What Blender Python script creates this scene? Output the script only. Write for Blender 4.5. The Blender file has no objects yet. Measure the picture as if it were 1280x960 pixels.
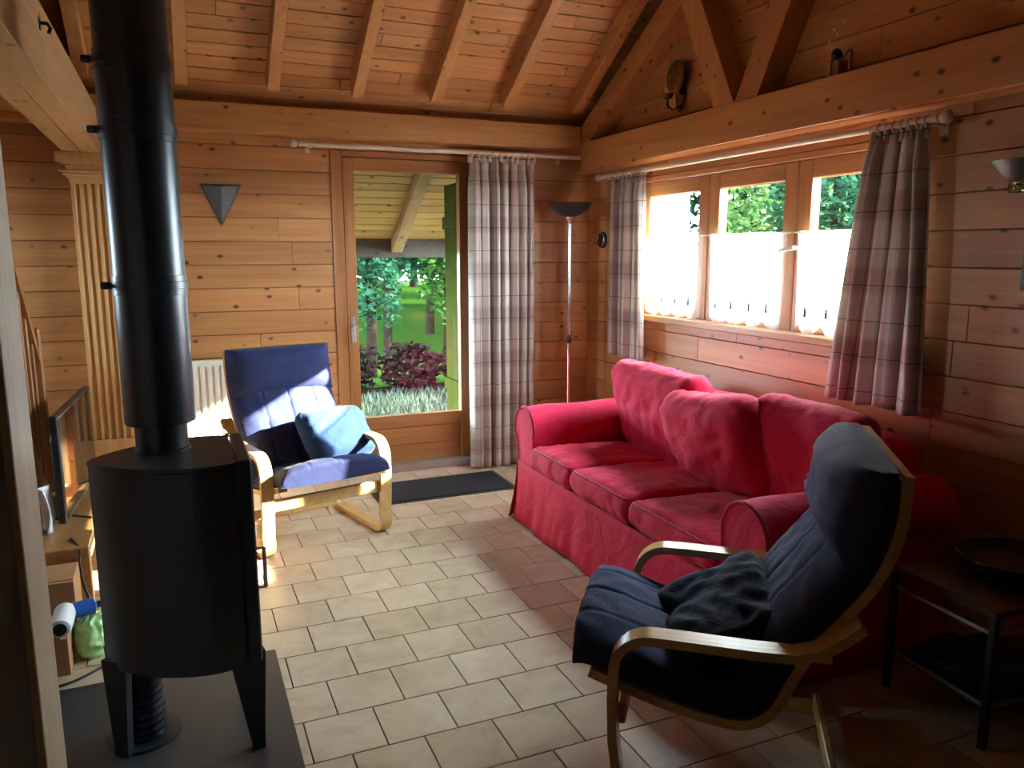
import bpy, bmesh, math, random
from mathutils import Vector, Matrix, noise as mnoise

R = math.radians
SC = bpy.context.scene
COL = SC.collection
random.seed(7)

# ------------------------------------------------------------------ camera, sky, sun, exposure
cam_data = bpy.data.cameras.new('camera')
cam = bpy.data.objects.new('camera', cam_data)
COL.objects.link(cam)
cam_data.sensor_width = 36.0
cam_data.lens = 975.61 * 36.0 / 1280.0
cam_data.clip_start = 0.02
cam.location = (0, 0, 1.48)
cam.rotation_mode = 'XYZ'
_pit, _rol, _yaw = 0.166873, -0.00207, 0.403894
_f = Vector((math.sin(_yaw) * math.cos(_pit), math.cos(_yaw) * math.cos(_pit), -math.sin(_pit)))
_r = Vector((math.cos(_yaw), -math.sin(_yaw), 0.0))
_u = _r.cross(_f)
_r2 = _r * math.cos(_rol) + _u * math.sin(_rol)
_u2 = -_r * math.sin(_rol) + _u * math.cos(_rol)
cam.rotation_euler = Matrix((_r2, _u2, -_f)).transposed().to_euler()
SC.camera = cam

world = bpy.data.worlds.new('sky')
SC.world = world
world.use_nodes = True
wn = world.node_tree
wbg = wn.nodes['Background']
wbg.inputs['Color'].default_value = (0.66, 0.83, 1.0, 1)
wbg.inputs['Strength'].default_value = 22.0

sun_d = bpy.data.lights.new('sun', 'SUN')
sun_d.energy = 36.0
sun_d.color = (1.0, 0.93, 0.82)
sun_d.angle = R(0.6)
sun = bpy.data.objects.new('sun', sun_d)
COL.objects.link(sun)
sun.rotation_euler = Vector((-0.90, 0.35, -0.425)).to_track_quat('-Z', 'Y').to_euler()


def portal(name, loc, rot, sx, sy):
    d = bpy.data.lights.new(name, 'AREA')
    d.shape = 'RECTANGLE'
    d.size = sx
    d.size_y = sy
    d.cycles.is_portal = True
    o = bpy.data.objects.new(name, d)
    COL.objects.link(o)
    o.location = loc
    o.rotation_euler = rot
    return o


portal('window_portal', (2.97, 3.36, 1.50), (0, R(90), 0), 0.95, 2.15)
portal('door_portal', (1.43, 5.30, 1.2), (R(-90), 0, 0), 0.9, 1.75)
portal('stair_window_portal', (-2.80, 4.40, 1.525), (0, R(-90), 0), 0.65, 0.6)

SC.view_settings.view_transform = 'Standard'
SC.view_settings.look = 'None'
SC.view_settings.gamma = 1.0
SC.view_settings.use_curve_mapping = False
SC.view_settings.exposure = 2.12
SC.cycles.use_denoising = True
SC.cycles.max_bounces = 10
SC.cycles.diffuse_bounces = 6
SC.cycles.transparent_max_bounces = 12
SC.cycles.sample_clamp_indirect = 12.0


# ------------------------------------------------------------------ material helpers
def new_mat(name):
    m = bpy.data.materials.new(name)
    m.use_nodes = True
    nt = m.node_tree
    return m, nt, nt.nodes['Principled BSDF']


def node(nt, kind, **kw):
    n = nt.nodes.new(kind)
    for k, v in kw.items():
        if k in n.inputs:
            n.inputs[k].default_value = v
        else:
            setattr(n, k, v)
    return n


def ramp(nt, fac, stops):
    n = nt.nodes.new('ShaderNodeValToRGB')
    el = n.color_ramp.elements
    while len(el) > 1:
        el.remove(el[-1])
    el[0].position, el[0].color = stops[0][0], (*stops[0][1], 1)
    for p, c in stops[1:]:
        e = el.new(p)
        e.color = (*c, 1)
    nt.links.new(fac, n.inputs['Fac'])
    return n.outputs['Color']


def g3(v):
    return (v, v, v)


def mix(nt, fac, a, b, blend='MIX'):
    n = nt.nodes.new('ShaderNodeMix')
    n.data_type = 'RGBA'
    n.blend_type = blend
    for s, v in ((0, fac), (6, a), (7, b)):
        if hasattr(v, 'is_linked') or hasattr(v, 'links'):
            nt.links.new(v, n.inputs[s])
        else:
            n.inputs[s].default_value = v if s == 0 else (*v, 1)
    return n.outputs[2]


def math_n(nt, op, a, b=0.0):
    n = nt.nodes.new('ShaderNodeMath')
    n.operation = op
    for s, v in ((0, a), (1, b)):
        if hasattr(v, 'links'):
            nt.links.new(v, n.inputs[s])
        else:
            n.inputs[s].default_value = v
    return n.outputs[0]


def bump(nt, bs, height, strength=0.2, dist=0.01):
    n = node(nt, 'ShaderNodeBump', Strength=strength, Distance=dist)
    nt.links.new(height, n.inputs['Height'])
    nt.links.new(n.outputs['Normal'], bs.inputs['Normal'])


def piece_coords(nt, spread=37.0):
    """object coordinates, moved by a random amount per object so no two boards match"""
    tc = nt.nodes.new('ShaderNodeTexCoord')
    oi = nt.nodes.new('ShaderNodeObjectInfo')
    a = node(nt, 'ShaderNodeVectorMath', operation='MULTIPLY')
    cmb = nt.nodes.new('ShaderNodeCombineXYZ')
    for i in range(3):
        nt.links.new(oi.outputs['Random'], cmb.inputs[i])
    nt.links.new(cmb.outputs[0], a.inputs[0])
    a.inputs[1].default_value = (spread, spread * 1.7, spread * 2.3)
    b = node(nt, 'ShaderNodeVectorMath', operation='ADD')
    nt.links.new(tc.outputs['Object'], b.inputs[0])
    nt.links.new(a.outputs[0], b.inputs[1])
    return b.outputs[0], oi.outputs['Random']


def wood(name, light, dark, axis='X', rough=0.42, knots=True, vary=0.25, grain=1.0):
    m, nt, bs = new_mat(name)
    co, rnd = piece_coords(nt)
    mp = node(nt, 'ShaderNodeMapping')
    s = [11.0 * grain] * 3
    s['XYZ'.index(axis)] = 0.9
    mp.inputs['Scale'].default_value = s
    nt.links.new(co, mp.inputs['Vector'])
    n1 = node(nt, 'ShaderNodeTexNoise', Scale=1.0, Detail=6.0, Roughness=0.62, Distortion=0.5)
    nt.links.new(mp.outputs[0], n1.inputs['Vector'])
    mid = tuple((a + b) / 2 for a, b in zip(light, dark))
    c = ramp(nt, n1.outputs['Fac'], [(0.30, dark), (0.48, mid), (0.66, light)])
    mp2 = node(nt, 'ShaderNodeMapping')
    s2 = [60.0 * grain] * 3
    s2['XYZ'.index(axis)] = 2.0
    mp2.inputs['Scale'].default_value = s2
    nt.links.new(co, mp2.inputs['Vector'])
    n2 = node(nt, 'ShaderNodeTexNoise', Scale=1.0, Detail=3.0)
    nt.links.new(mp2.outputs[0], n2.inputs['Vector'])
    fine = ramp(nt, n2.outputs['Fac'], [(0.35, g3(0.82)), (0.6, g3(1.0))])
    c = mix(nt, 0.75, c, fine, 'MULTIPLY')
    if knots:
        mp3 = node(nt, 'ShaderNodeMapping')
        s3 = [13.0] * 3
        s3['XYZ'.index(axis)] = 8.5
        mp3.inputs['Scale'].default_value = s3
        nt.links.new(co, mp3.inputs['Vector'])
        v = node(nt, 'ShaderNodeTexVoronoi', Scale=1.0)
        nt.links.new(mp3.outputs[0], v.inputs['Vector'])
        k = ramp(nt, v.outputs['Distance'], [(0.055, g3(1.0)), (0.11, g3(0.75)), (0.19, g3(0.0))])
        sel = ramp(nt, v.outputs['Color'], [(0.30, g3(0.0)), (0.35, g3(1.0))])
        kk = mix(nt, 1.0, k, sel, 'MULTIPLY')
        kd = tuple(x * y for x, y in zip(dark, (0.16, 0.12, 0.10)))
        c = mix(nt, kk, c, kd)
    val = ramp(nt, rnd, [(0.0, g3(1.0 - vary)), (1.0, g3(1.0))])
    c = mix(nt, 1.0, c, val, 'MULTIPLY')
    nt.links.new(c, bs.inputs['Base Color'])
    bs.inputs['Roughness'].default_value = rough
    bump(nt, bs, n2.outputs['Fac'], 0.12, 0.004)
    return m


def plain(name, col, rough=0.5, metal=0.0, bump_s=0.0, bump_scale=60.0, var=0.08):
    m, nt, bs = new_mat(name)
    tc = nt.nodes.new('ShaderNodeTexCoord')
    n1 = node(nt, 'ShaderNodeTexNoise', Scale=bump_scale, Detail=4.0)
    nt.links.new(tc.outputs['Object'], n1.inputs['Vector'])
    lo = tuple(x * (1 - var) for x in col)
    c = ramp(nt, n1.outputs['Fac'], [(0.3, lo), (0.7, col)])
    nt.links.new(c, bs.inputs['Base Color'])
    bs.inputs['Roughness'].default_value = rough
    bs.inputs['Metallic'].default_value = metal
    if rough >= 0.9:
        bs.inputs['Specular IOR Level'].default_value = 0.0
    if bump_s:
        bump(nt, bs, n1.outputs['Fac'], bump_s, 0.005)
    return m


def fabric(name, col, rough=0.85, wrinkle=0.5, weave=450.0, scale=7.0, sheen=0.25, var=0.15):
    m, nt, bs = new_mat(name)
    tc = nt.nodes.new('ShaderNodeTexCoord')
    n1 = node(nt, 'ShaderNodeTexNoise', Scale=scale, Detail=5.0, Roughness=0.55, Distortion=0.9)
    nt.links.new(tc.outputs['Object'], n1.inputs['Vector'])
    n2 = node(nt, 'ShaderNodeTexNoise', Scale=weave, Detail=1.0)
    nt.links.new(tc.outputs['Object'], n2.inputs['Vector'])
    lo = tuple(x * (1 - var) for x in col)
    c = ramp(nt, n1.outputs['Fac'], [(0.3, lo), (0.7, col)])
    nt.links.new(c, bs.inputs['Base Color'])
    h = math_n(nt, 'ADD', n1.outputs['Fac'], math_n(nt, 'MULTIPLY', n2.outputs['Fac'], 0.06))
    bump(nt, bs, h, wrinkle, 0.02)
    bs.inputs['Roughness'].default_value = rough
    bs.inputs['Specular IOR Level'].default_value = 0.2
    bs.inputs['Sheen Weight'].default_value = sheen
    bs.inputs['Sheen Roughness'].default_value = 0.4
    return m


def plaid(name):
    """woven check: UV in metres (u along the cloth, v up)"""
    m, nt, bs = new_mat(name)
    uv = nt.nodes.new('ShaderNodeUVMap')
    sp = nt.nodes.new('ShaderNodeSeparateXYZ')
    nt.links.new(uv.outputs[0], sp.inputs[0])

    def band(src, period, off, stops):
        t = math_n(nt, 'FRACT', math_n(nt, 'ADD', math_n(nt, 'DIVIDE', src, period), off))
        r = ramp(nt, t, stops)
        return r
    base = (0.52, 0.465, 0.41)
    h1 = band(sp.outputs[1], 0.30, 0.1, [(0.0, g3(1)), (0.42, g3(1)), (0.5, (0.80, 0.74, 0.74)), (0.78, (0.80, 0.74, 0.74)), (0.86, g3(1))])
    h2 = band(sp.outputs[1], 0.15, 0.55, [(0.0, g3(1)), (0.475, g3(1)), (0.485, (0.42, 0.34, 0.35)), (0.505, (0.42, 0.34, 0.35)), (0.515, g3(1))])
    v1 = band(sp.outputs[0], 0.20, 0.0, [(0.0, g3(1)), (0.38, g3(1)), (0.46, (0.80, 0.70, 0.70)), (0.74, (0.80, 0.70, 0.70)), (0.82, g3(1))])
    v2 = band(sp.outputs[0], 0.10, 0.3, [(0.0, g3(1)), (0.46, g3(1)), (0.48, (0.62, 0.52, 0.52)), (0.51, (0.62, 0.52, 0.52)), (0.53, g3(1))])
    c = mix(nt, 1.0, h1, v1, 'MULTIPLY')
    c = mix(nt, 1.0, c, h2, 'MULTIPLY')
    c = mix(nt, 1.0, c, v2, 'MULTIPLY')
    c = mix(nt, 1.0, c, base, 'MULTIPLY')
    nt.links.new(c, bs.inputs['Base Color'])
    bs.inputs['Roughness'].default_value = 0.9
    tr = node(nt, 'ShaderNodeBsdfTranslucent')
    nt.links.new(c, tr.inputs['Color'])
    ms = node(nt, 'ShaderNodeMixShader', Fac=0.12)
    out = nt.nodes['Material Output']
    nt.links.new(bs.outputs[0], ms.inputs[1])
    nt.links.new(tr.outputs[0], ms.inputs[2])
    nt.links.new(ms.outputs[0], out.inputs['Surface'])
    return m


def sheer_mat(name):
    m, nt, bs = new_mat(name)
    bs.inputs['Base Color'].default_value = (0.9, 0.9, 0.9, 1)
    bs.inputs['Roughness'].default_value = 0.9
    tr = node(nt, 'ShaderNodeBsdfTranslucent')
    tr.inputs['Color'].default_value = (0.95, 0.95, 0.95, 1)
    tp = node(nt, 'ShaderNodeBsdfTransparent')
    a = node(nt, 'ShaderNodeMixShader', Fac=0.72)
    b = node(nt, 'ShaderNodeMixShader', Fac=0.48)
    nt.links.new(bs.outputs[0], a.inputs[1])
    nt.links.new(tr.outputs[0], a.inputs[2])
    nt.links.new(a.outputs[0], b.inputs[1])
    nt.links.new(tp.outputs[0], b.inputs[2])
    nt.links.new(b.outputs[0], nt.nodes['Material Output'].inputs['Surface'])
    return m


def glass_mat(name):
    m, nt, bs = new_mat(name)
    tp = node(nt, 'ShaderNodeBsdfTransparent')
    tp.inputs['Color'].default_value = (0.94, 0.97, 0.95, 1)
    gl = node(nt, 'ShaderNodeBsdfGlossy', Roughness=0.02)
    fr = node(nt, 'ShaderNodeFresnel', IOR=1.5)
    geo = nt.nodes.new('ShaderNodeNewGeometry')
    ior = math_n(nt, 'SUBTRACT', 1.5, math_n(nt, 'MULTIPLY', geo.outputs['Backfacing'], 1.5 - 1 / 1.5))
    nt.links.new(ior, fr.inputs['IOR'])
    ms = node(nt, 'ShaderNodeMixShader')
    nt.links.new(fr.outputs[0], ms.inputs[0])
    nt.links.new(tp.outputs[0], ms.inputs[1])
    nt.links.new(gl.outputs[0], ms.inputs[2])
    nt.links.new(ms.outputs[0], nt.nodes['Material Output'].inputs['Surface'])
    return m


def leaf_mat(name, c1, c2, trans=0.45):
    m, nt, bs = new_mat(name)
    tc = nt.nodes.new('ShaderNodeTexCoord')
    n1 = node(nt, 'ShaderNodeTexNoise', Scale=5.0, Detail=3.0)
    nt.links.new(tc.outputs['Object'], n1.inputs['Vector'])
    c = ramp(nt, n1.outputs['Fac'], [(0.35, c1), (0.65, c2)])
    nt.links.new(c, bs.inputs['Base Color'])
    bs.inputs['Roughness'].default_value = 0.7
    bs.inputs['Specular IOR Level'].default_value = 0.03
    tr = node(nt, 'ShaderNodeBsdfTranslucent')
    nt.links.new(c, tr.inputs['Color'])
    ms = node(nt, 'ShaderNodeMixShader', Fac=trans)
    nt.links.new(bs.outputs[0], ms.inputs[1])
    nt.links.new(tr.outputs[0], ms.inputs[2])
    nt.links.new(ms.outputs[0], nt.nodes['Material Output'].inputs['Surface'])
    return m


def tile_mat(name):
    m, nt, bs = new_mat(name)
    co, rnd = piece_coords(nt)
    n1 = node(nt, 'ShaderNodeTexNoise', Scale=7.0, Detail=6.0, Roughness=0.6, Distortion=0.8)
    nt.links.new(co, n1.inputs['Vector'])
    c = ramp(nt, n1.outputs['Fac'], [(0.3, (0.48, 0.365, 0.235)), (0.5, (0.58, 0.465, 0.325)), (0.7, (0.64, 0.535, 0.40))])
    val = ramp(nt, rnd, [(0.0, (0.84, 0.80, 0.76)), (1.0, g3(1.0))])
    c = mix(nt, 1.0, c, val, 'MULTIPLY')
    nt.links.new(c, bs.inputs['Base Color'])
    rr = ramp(nt, n1.outputs['Fac'], [(0.3, g3(0.40)), (0.7, g3(0.30))])
    nt.links.new(rr, bs.inputs['Roughness'])
    bump(nt, bs, n1.outputs['Fac'], 0.08, 0.01)
    return m


PINE_L, PINE_D = (0.60, 0.285, 0.105), (0.47, 0.185, 0.060)
M = {}
M['pine_x'] = wood('pine_boards_along_x', PINE_L, PINE_D, 'X')
M['pine_y'] = wood('pine_boards_along_y', PINE_L, PINE_D, 'Y')
M['pine_z'] = wood('pine_boards_along_z', PINE_L, PINE_D, 'Z')
M['beam_x'] = wood('beam_timber_x', (0.55, 0.265, 0.09), (0.42, 0.175, 0.05), 'X', vary=0.1)
M['beam_y'] = wood('beam_timber_y', (0.55, 0.265, 0.09), (0.42, 0.175, 0.05), 'Y', vary=0.1)
M['pale_y'] = wood('pale_timber_y', (0.62, 0.42, 0.22), (0.50, 0.30, 0.13), 'Y', vary=0.1)
M['pale_z'] = wood('pale_timber_z', (0.70, 0.58, 0.43), (0.60, 0.46, 0.32), 'Z', knots=False, vary=0.1)
M['pilaster'] = wood('pilaster_wood', (0.62, 0.36, 0.15), (0.52, 0.27, 0.095), 'Z', knots=False, vary=0.1)
M['door_wood'] = wood('door_wood', (0.42, 0.175, 0.06), (0.31, 0.115, 0.035), 'Z', rough=0.35, knots=False, vary=0.1)
M['door_wood_x'] = wood('door_wood_x', (0.42, 0.175, 0.06), (0.31, 0.115, 0.035), 'X', rough=0.35, knots=False, vary=0.1)
M['sash_y'] = wood('sash_wood_y', (0.50, 0.24, 0.09), (0.40, 0.17, 0.055), 'Y', rough=0.35, knots=False, vary=0.1)
M['sash_z'] = wood('sash_wood_z', (0.50, 0.24, 0.09), (0.40, 0.17, 0.055), 'Z', rough=0.35, knots=False, vary=0.1)
M['birch'] = wood('birch_veneer', (0.66, 0.42, 0.17), (0.56, 0.33, 0.115), 'Y', rough=0.25, knots=False, vary=0.06, grain=2.0)
M['stair'] = wood('stair_wood', (0.40, 0.16, 0.055), (0.28, 0.10, 0.03), 'Z', rough=0.4, knots=False)
M['bench'] = wood('bench_pine', (0.56, 0.30, 0.10), (0.44, 0.20, 0.06), 'Y', rough=0.4)
M['porch'] = wood('porch_boards', (0.56, 0.37, 0.115), (0.40, 0.25, 0.065), 'X', rough=0.7)
M['porch_beam'] = wood('porch_timber', (0.42, 0.28, 0.12), (0.29, 0.18, 0.07), 'Y', rough=0.75)
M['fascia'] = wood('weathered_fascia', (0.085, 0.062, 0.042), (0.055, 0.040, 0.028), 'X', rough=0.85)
M['tile'] = tile_mat('floor_tile')
M['grout'] = plain('dark_grout', (0.075, 0.05, 0.035), 0.9)
M['tongue'] = plain('dark_joint_wood', (0.22, 0.09, 0.03), 0.8)  # darker brown backing wood that shows in the board joints
M['steel_black'] = plain('matt_black_steel', (0.0055, 0.0065, 0.011), 0.5, 0.0, 0.03, 300.0)
M['pipe_black'] = plain('satin_black_enamel', (0.010, 0.012, 0.017), 0.32, 0.0, 0.02, 200.0)
M['hearth'] = plain('grey_black_hearth_sheet', (0.030, 0.030, 0.032), 0.45)
M['chrome'] = plain('chrome', (0.75, 0.75, 0.77), 0.14, 1.0)
M['alu'] = plain('aluminium', (0.55, 0.53, 0.52), 0.35, 1.0)
M['foil'] = plain('dark_flexible_duct', (0.045, 0.05, 0.07), 0.3, 1.0, 0.6, 120.0)
M['brass'] = plain('old_brass', (0.24, 0.18, 0.075), 0.10, 1.0, 0.5, 35.0, 0.5)
M['black_plastic'] = plain('black_plastic', (0.015, 0.015, 0.017), 0.35)
M['screen'] = plain('tv_screen', (0.012, 0.010, 0.009), 0.05)
M['white_metal'] = plain('cream_enamel', (0.80, 0.76, 0.66), 0.35)
M['white_plastic'] = plain('white_plastic', (0.75, 0.82, 0.86), 0.35)
M['blue_plastic'] = plain('blue_plastic', (0.02, 0.10, 0.40), 0.35)
M['green_bag'] = plain('green_plastic_bag', (0.42, 0.72, 0.28), 0.35, 0.0, 0.5, 30.0)
M['cardboard'] = plain('cardboard', (0.40, 0.20, 0.085), 0.85)
M['grey_paint'] = plain('grey_painted_board', (0.52, 0.56, 0.66), 0.7)
M['dark_wall'] = plain('dim_brown_wall', (0.20, 0.11, 0.06), 0.85)
M['slate'] = plain('slate_shade', (0.085, 0.085, 0.09), 0.45, 0.0, 0.35, 45.0, 0.4)
M['green_paint'] = plain('green_shutter_paint', (0.034, 0.040, 0.008), 0.9)
M['red_sofa'] = fabric('red_cotton_cover', (0.60, 0.014, 0.060), wrinkle=0.6, scale=7.0, sheen=0.05)
M['red_pipe'] = fabric('red_piping', (0.47, 0.016, 0.055), wrinkle=0.1)
M['navy'] = fabric('navy_canvas', (0.027, 0.034, 0.098), wrinkle=0.25, scale=9.0, sheen=0.05)
M['navy_seam'] = fabric('navy_seam', (0.018, 0.022, 0.05), wrinkle=0.1)
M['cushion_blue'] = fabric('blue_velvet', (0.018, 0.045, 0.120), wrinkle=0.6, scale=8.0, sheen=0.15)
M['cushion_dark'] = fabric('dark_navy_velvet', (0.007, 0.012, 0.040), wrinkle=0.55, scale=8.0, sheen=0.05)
M['mat'] = fabric('ribbed_doormat', (0.016, 0.019, 0.028), wrinkle=0.3, scale=120.0, sheen=0.05)
M['white_cloth'] = fabric('white_cloth', (0.78, 0.78, 0.80), wrinkle=0.4)
M['plaid'] = plaid('plaid_curtain_cloth')
M['sheer'] = sheer_mat('sheer_white_voile')
M['motif'] = plain('embroidery_blue', (0.10, 0.16, 0.26), 0.9)
M['glass'] = glass_mat('window_glass')
M['rod'] = plain('cream_curtain_pole', (0.62, 0.50, 0.38), 0.35)
M['leaf_a'] = leaf_mat('leaf_mid_green', (0.010, 0.032, 0.006), (0.028, 0.062, 0.012))
M['leaf_b'] = leaf_mat('leaf_blue_green', (0.005, 0.020, 0.010), (0.012, 0.042, 0.020))
M['leaf_c'] = leaf_mat('leaf_light_green', (0.030, 0.070, 0.014), (0.065, 0.11, 0.035))
M['leaf_r'] = leaf_mat('leaf_dark_red', (0.0035, 0.0018, 0.0016), (0.007, 0.0026, 0.003), 0.2)
M['bark'] = plain('bark', (0.010, 0.007, 0.005), 0.95, 0.0, 0.6, 30.0, 0.4)
M['lawn'] = plain('lawn', (0.010, 0.024, 0.004), 0.9, 0.0, 0.4, 25.0, 0.5)
M['soil'] = plain('garden_soil', (0.012, 0.009, 0.007), 0.95, 0.0, 0.5, 30.0, 0.4)
M['blade'] = leaf_mat('ground_cover', (0.012, 0.018, 0.011), (0.036, 0.046, 0.032), 0.3)
M['render'] = plain('white_render', (0.80, 0.80, 0.80), 0.9)
M['roof_tile'] = plain('grey_roof', (0.25, 0.23, 0.23), 0.8)
M['paving'] = plain('mossy_paving', (0.075, 0.075, 0.06), 0.9, 0.0, 0.4, 20.0, 0.3)
M['books'] = plain('blue_magazine', (0.035, 0.07, 0.20), 0.4)
M['table_wood'] = wood('dark_table_wood', (0.11, 0.045, 0.022), (0.06, 0.024, 0.012), 'X', rough=0.3, knots=False)
M['basket'] = plain('dark_woven_tray', (0.05, 0.025, 0.016), 0.5, 0.0, 0.5, 90.0)
M['picture'] = plain('blue_picture', (0.02, 0.06, 0.14), 0.3)
M['clear'] = glass_mat('clear_glass_bits')


# ------------------------------------------------------------------ mesh helpers
class MB:
    def __init__(self):
        self.v, self.f, self.uv = [], [], None

    def add(self, vs, fs):
        o = len(self.v)
        self.v += [tuple(p) for p in vs]
        self.f += [tuple(i + o for i in q) for q in fs]
        return self

    def box(self, x0, x1, y0, y1, z0, z1, bev=0.0, mat=None, seg=1):
        bm = bmesh.new()
        bmesh.ops.create_cube(bm, size=1.0)
        for v in bm.verts:
            v.co = Vector(((x0 + x1) / 2 + v.co.x * (x1 - x0), (y0 + y1) / 2 + v.co.y * (y1 - y0), (z0 + z1) / 2 + v.co.z * (z1 - z0)))
        if bev:
            bmesh.ops.bevel(bm, geom=list(bm.edges), offset=bev, segments=seg, profile=0.5, affect='EDGES')
        if mat is not None:
            bm.transform(mat)
        bm.verts.index_update()
        self.add([v.co[:] for v in bm.verts], [[v.index for v in f.verts] for f in bm.faces])
        bm.free()
        return self

    def tube(self, pts, r, seg=10, closed=False, cap=True):
        pts = [Vector(p) for p in pts]
        n = len(pts)
        rs = r if isinstance(r, (list, tuple)) else [r] * n
        base = len(self.v)
        up = None
        for i in range(n):
            a = pts[(i - 1) % n] if (closed or i > 0) else pts[i]
            b = pts[(i + 1) % n] if (closed or i < n - 1) else pts[i]
            t = (b - a).normalized()
            if up is None:
                up = t.orthogonal().normalized()
            up = (up - t * up.dot(t))
            up = up.normalized() if up.length > 1e-6 else t.orthogonal().normalized()
            sd = t.cross(up)
            for k in range(seg):
                q = 2 * math.pi * k / seg
                self.v.append(tuple(pts[i] + (up * math.cos(q) + sd * math.sin(q)) * rs[i]))
        m = n if closed else n - 1
        for i in range(m):
            j = (i + 1) % n
            for k in range(seg):
                l = (k + 1) % seg
                self.f.append((base + i * seg + k, base + i * seg + l, base + j * seg + l, base + j * seg + k))
        if cap and not closed:
            self.f.append(tuple(base + k for k in range(seg))[::-1])
            self.f.append(tuple(base + (n - 1) * seg + k for k in range(seg)))
        return self

    def lathe(self, prof, seg=24, c=(0, 0, 0), axis='Z', cap=True):
        base = len(self.v)
        for r, h in prof:
            for k in range(seg):
                q = 2 * math.pi * k / seg
                a, b = r * math.cos(q), r * math.sin(q)
                p = {'Z': (a, b, h), 'X': (h, a, b), 'Y': (a, h, b)}[axis]
                self.v.append((p[0] + c[0], p[1] + c[1], p[2] + c[2]))
        for i in range(len(prof) - 1):
            for k in range(seg):
                l = (k + 1) % seg
                self.f.append((base + i * seg + k, base + i * seg + l, base + (i + 1) * seg + l, base + (i + 1) * seg + k))
        if cap:
            if prof[0][0] > 1e-5:
                self.f.append(tuple(base + k for k in range(seg))[::-1])
            if prof[-1][0] > 1e-5:
                self.f.append(tuple(base + (len(prof) - 1) * seg + k for k in range(seg)))
        return self

    def prism(self, poly, d0, d1, axis='X'):
        """closed polygon in the plane across axis, extruded from d0 to d1"""
        n = len(poly)
        put = {'X': lambda a, b, d: (d, a, b), 'Y': lambda a, b, d: (a, d, b), 'Z': lambda a, b, d: (a, b, d)}[axis]
        vs = [put(a, b, d0) for a, b in poly] + [put(a, b, d1) for a, b in poly]
        fs = [tuple(range(n))[::-1], tuple(range(n, 2 * n))]
        fs += [(i, (i + 1) % n, n + (i + 1) % n, n + i) for i in range(n)]
        return self.add(vs, fs)

    def ribbon(self, path, x0, x1, th, taper=None):
        """bent flat bar: path in (y, z), from x0 to x1 across, th thick"""
        n = len(path)
        vs = []
        for i, (a, b) in enumerate(path):
            p = path[max(i - 1, 0)]
            q = path[min(i + 1, n - 1)]
            t = Vector((q[0] - p[0], q[1] - p[1])).normalized()
            nn = Vector((-t.y, t.x)) * th / 2
            xa, xb = x0, x1
            if taper:
                c = (x0 + x1) / 2
                w = (x1 - x0) / 2 * taper(i / (n - 1))
                xa, xb = c - w, c + w
            vs += [(xa, a + nn.x, b + nn.y), (xb, a + nn.x, b + nn.y), (xb, a - nn.x, b - nn.y), (xa, a - nn.x, b - nn.y)]
        fs = [(0, 1, 2, 3), tuple(4 * (n - 1) + k for k in (3, 2, 1, 0))]
        for i in range(n - 1):
            for k in range(4):
                l = (k + 1) % 4
                fs.append((4 * i + k, 4 * (i + 1) + k, 4 * (i + 1) + l, 4 * i + l))
        return self.add(vs, fs)

    def soft(self, w, d, h, r=0.04, n=14, bulge=0.03, rough=0.008, seed=0.0, mat=None, freq=6.0, nz=None):
        """puffy cushion: rounded block with bulged faces and creases"""
        nz = nz or max(4, n // 3)
        dims = (n, n, nz)
        half = Vector((w / 2, d / 2, h / 2))
        r = min(r, min(half) * 0.98)
        idx, vs, fs = {}, [], []

        def vert(i, j, k):
            key = (i, j, k)
            if key in idx:
                return idx[key]
            u = Vector((2 * i / n - 1, 2 * j / n - 1, 2 * k / nz - 1))
            p = Vector((u.x * half.x, u.y * half.y, u.z * half.z))
            q = Vector([max(-(half[a] - r), min(half[a] - r, p[a])) for a in range(3)])
            dv = p - q
            if dv.length > 1e-9:
                p = q + dv.normalized() * r
            e = (1 - u.x ** 2) * (1 - u.y ** 2)
            e = e ** 0.6 if e > 0 else 0
            p.z += bulge * e * (1 if u.z > 0 else -1 if u.z < 0 else 0) * min(1, abs(u.z) * 1.5)
            s = Vector((p.x * freq + seed * 3.1, p.y * freq + seed, p.z * freq))
            nr = dv.normalized() if dv.length > 1e-9 else Vector((0, 0, 1))
            p += nr * rough * (mnoise.noise(s) + 0.6 * (1 - abs(mnoise.noise(s * 2.1)) * 2))
            idx[key] = len(vs)
            vs.append(p)
            return idx[key]
        for a, b, c in ((0, 1, 2), (1, 2, 0), (2, 0, 1)):
            for side in (0, dims[c]):
                for i in range(dims[a]):
                    for j in range(dims[b]):
                        quad = []
                        for di, dj in ((0, 0), (1, 0), (1, 1), (0, 1)):
                            t = [0, 0, 0]
                            t[a], t[b], t[c] = i + di, j + dj, side
                            quad.append(vert(*t))
                        fs.append(tuple(quad if side else quad[::-1]))
        if mat is not None:
            vs = [mat @ v for v in vs]
        return self.add(vs, fs)

    def xf(self, m):
        self.v = [tuple(m @ Vector(p)) for p in self.v]
        return self


def obj(name, mb, mat, parent=None, smooth=0, kind=None, label=None):
    me = bpy.data.meshes.new(name)
    me.from_pydata(mb.v, [], mb.f)
    if mb.uv:
        ul = me.uv_layers.new(name='UVMap')
        for lp in me.loops:
            ul.data[lp.index].uv = mb.uv[lp.vertex_index]
    me.validate()
    me.update()
    if smooth:
        me.polygons.foreach_set('use_smooth', [True] * len(me.polygons))
        me.set_sharp_from_angle(angle=R(smooth))
    me.materials.append(mat)
    o = bpy.data.objects.new(name, me)
    COL.objects.link(o)
    if parent:
        o.parent = parent
    if kind:
        o['kind'] = kind
    if label:
        o['label'] = label
    return o


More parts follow.
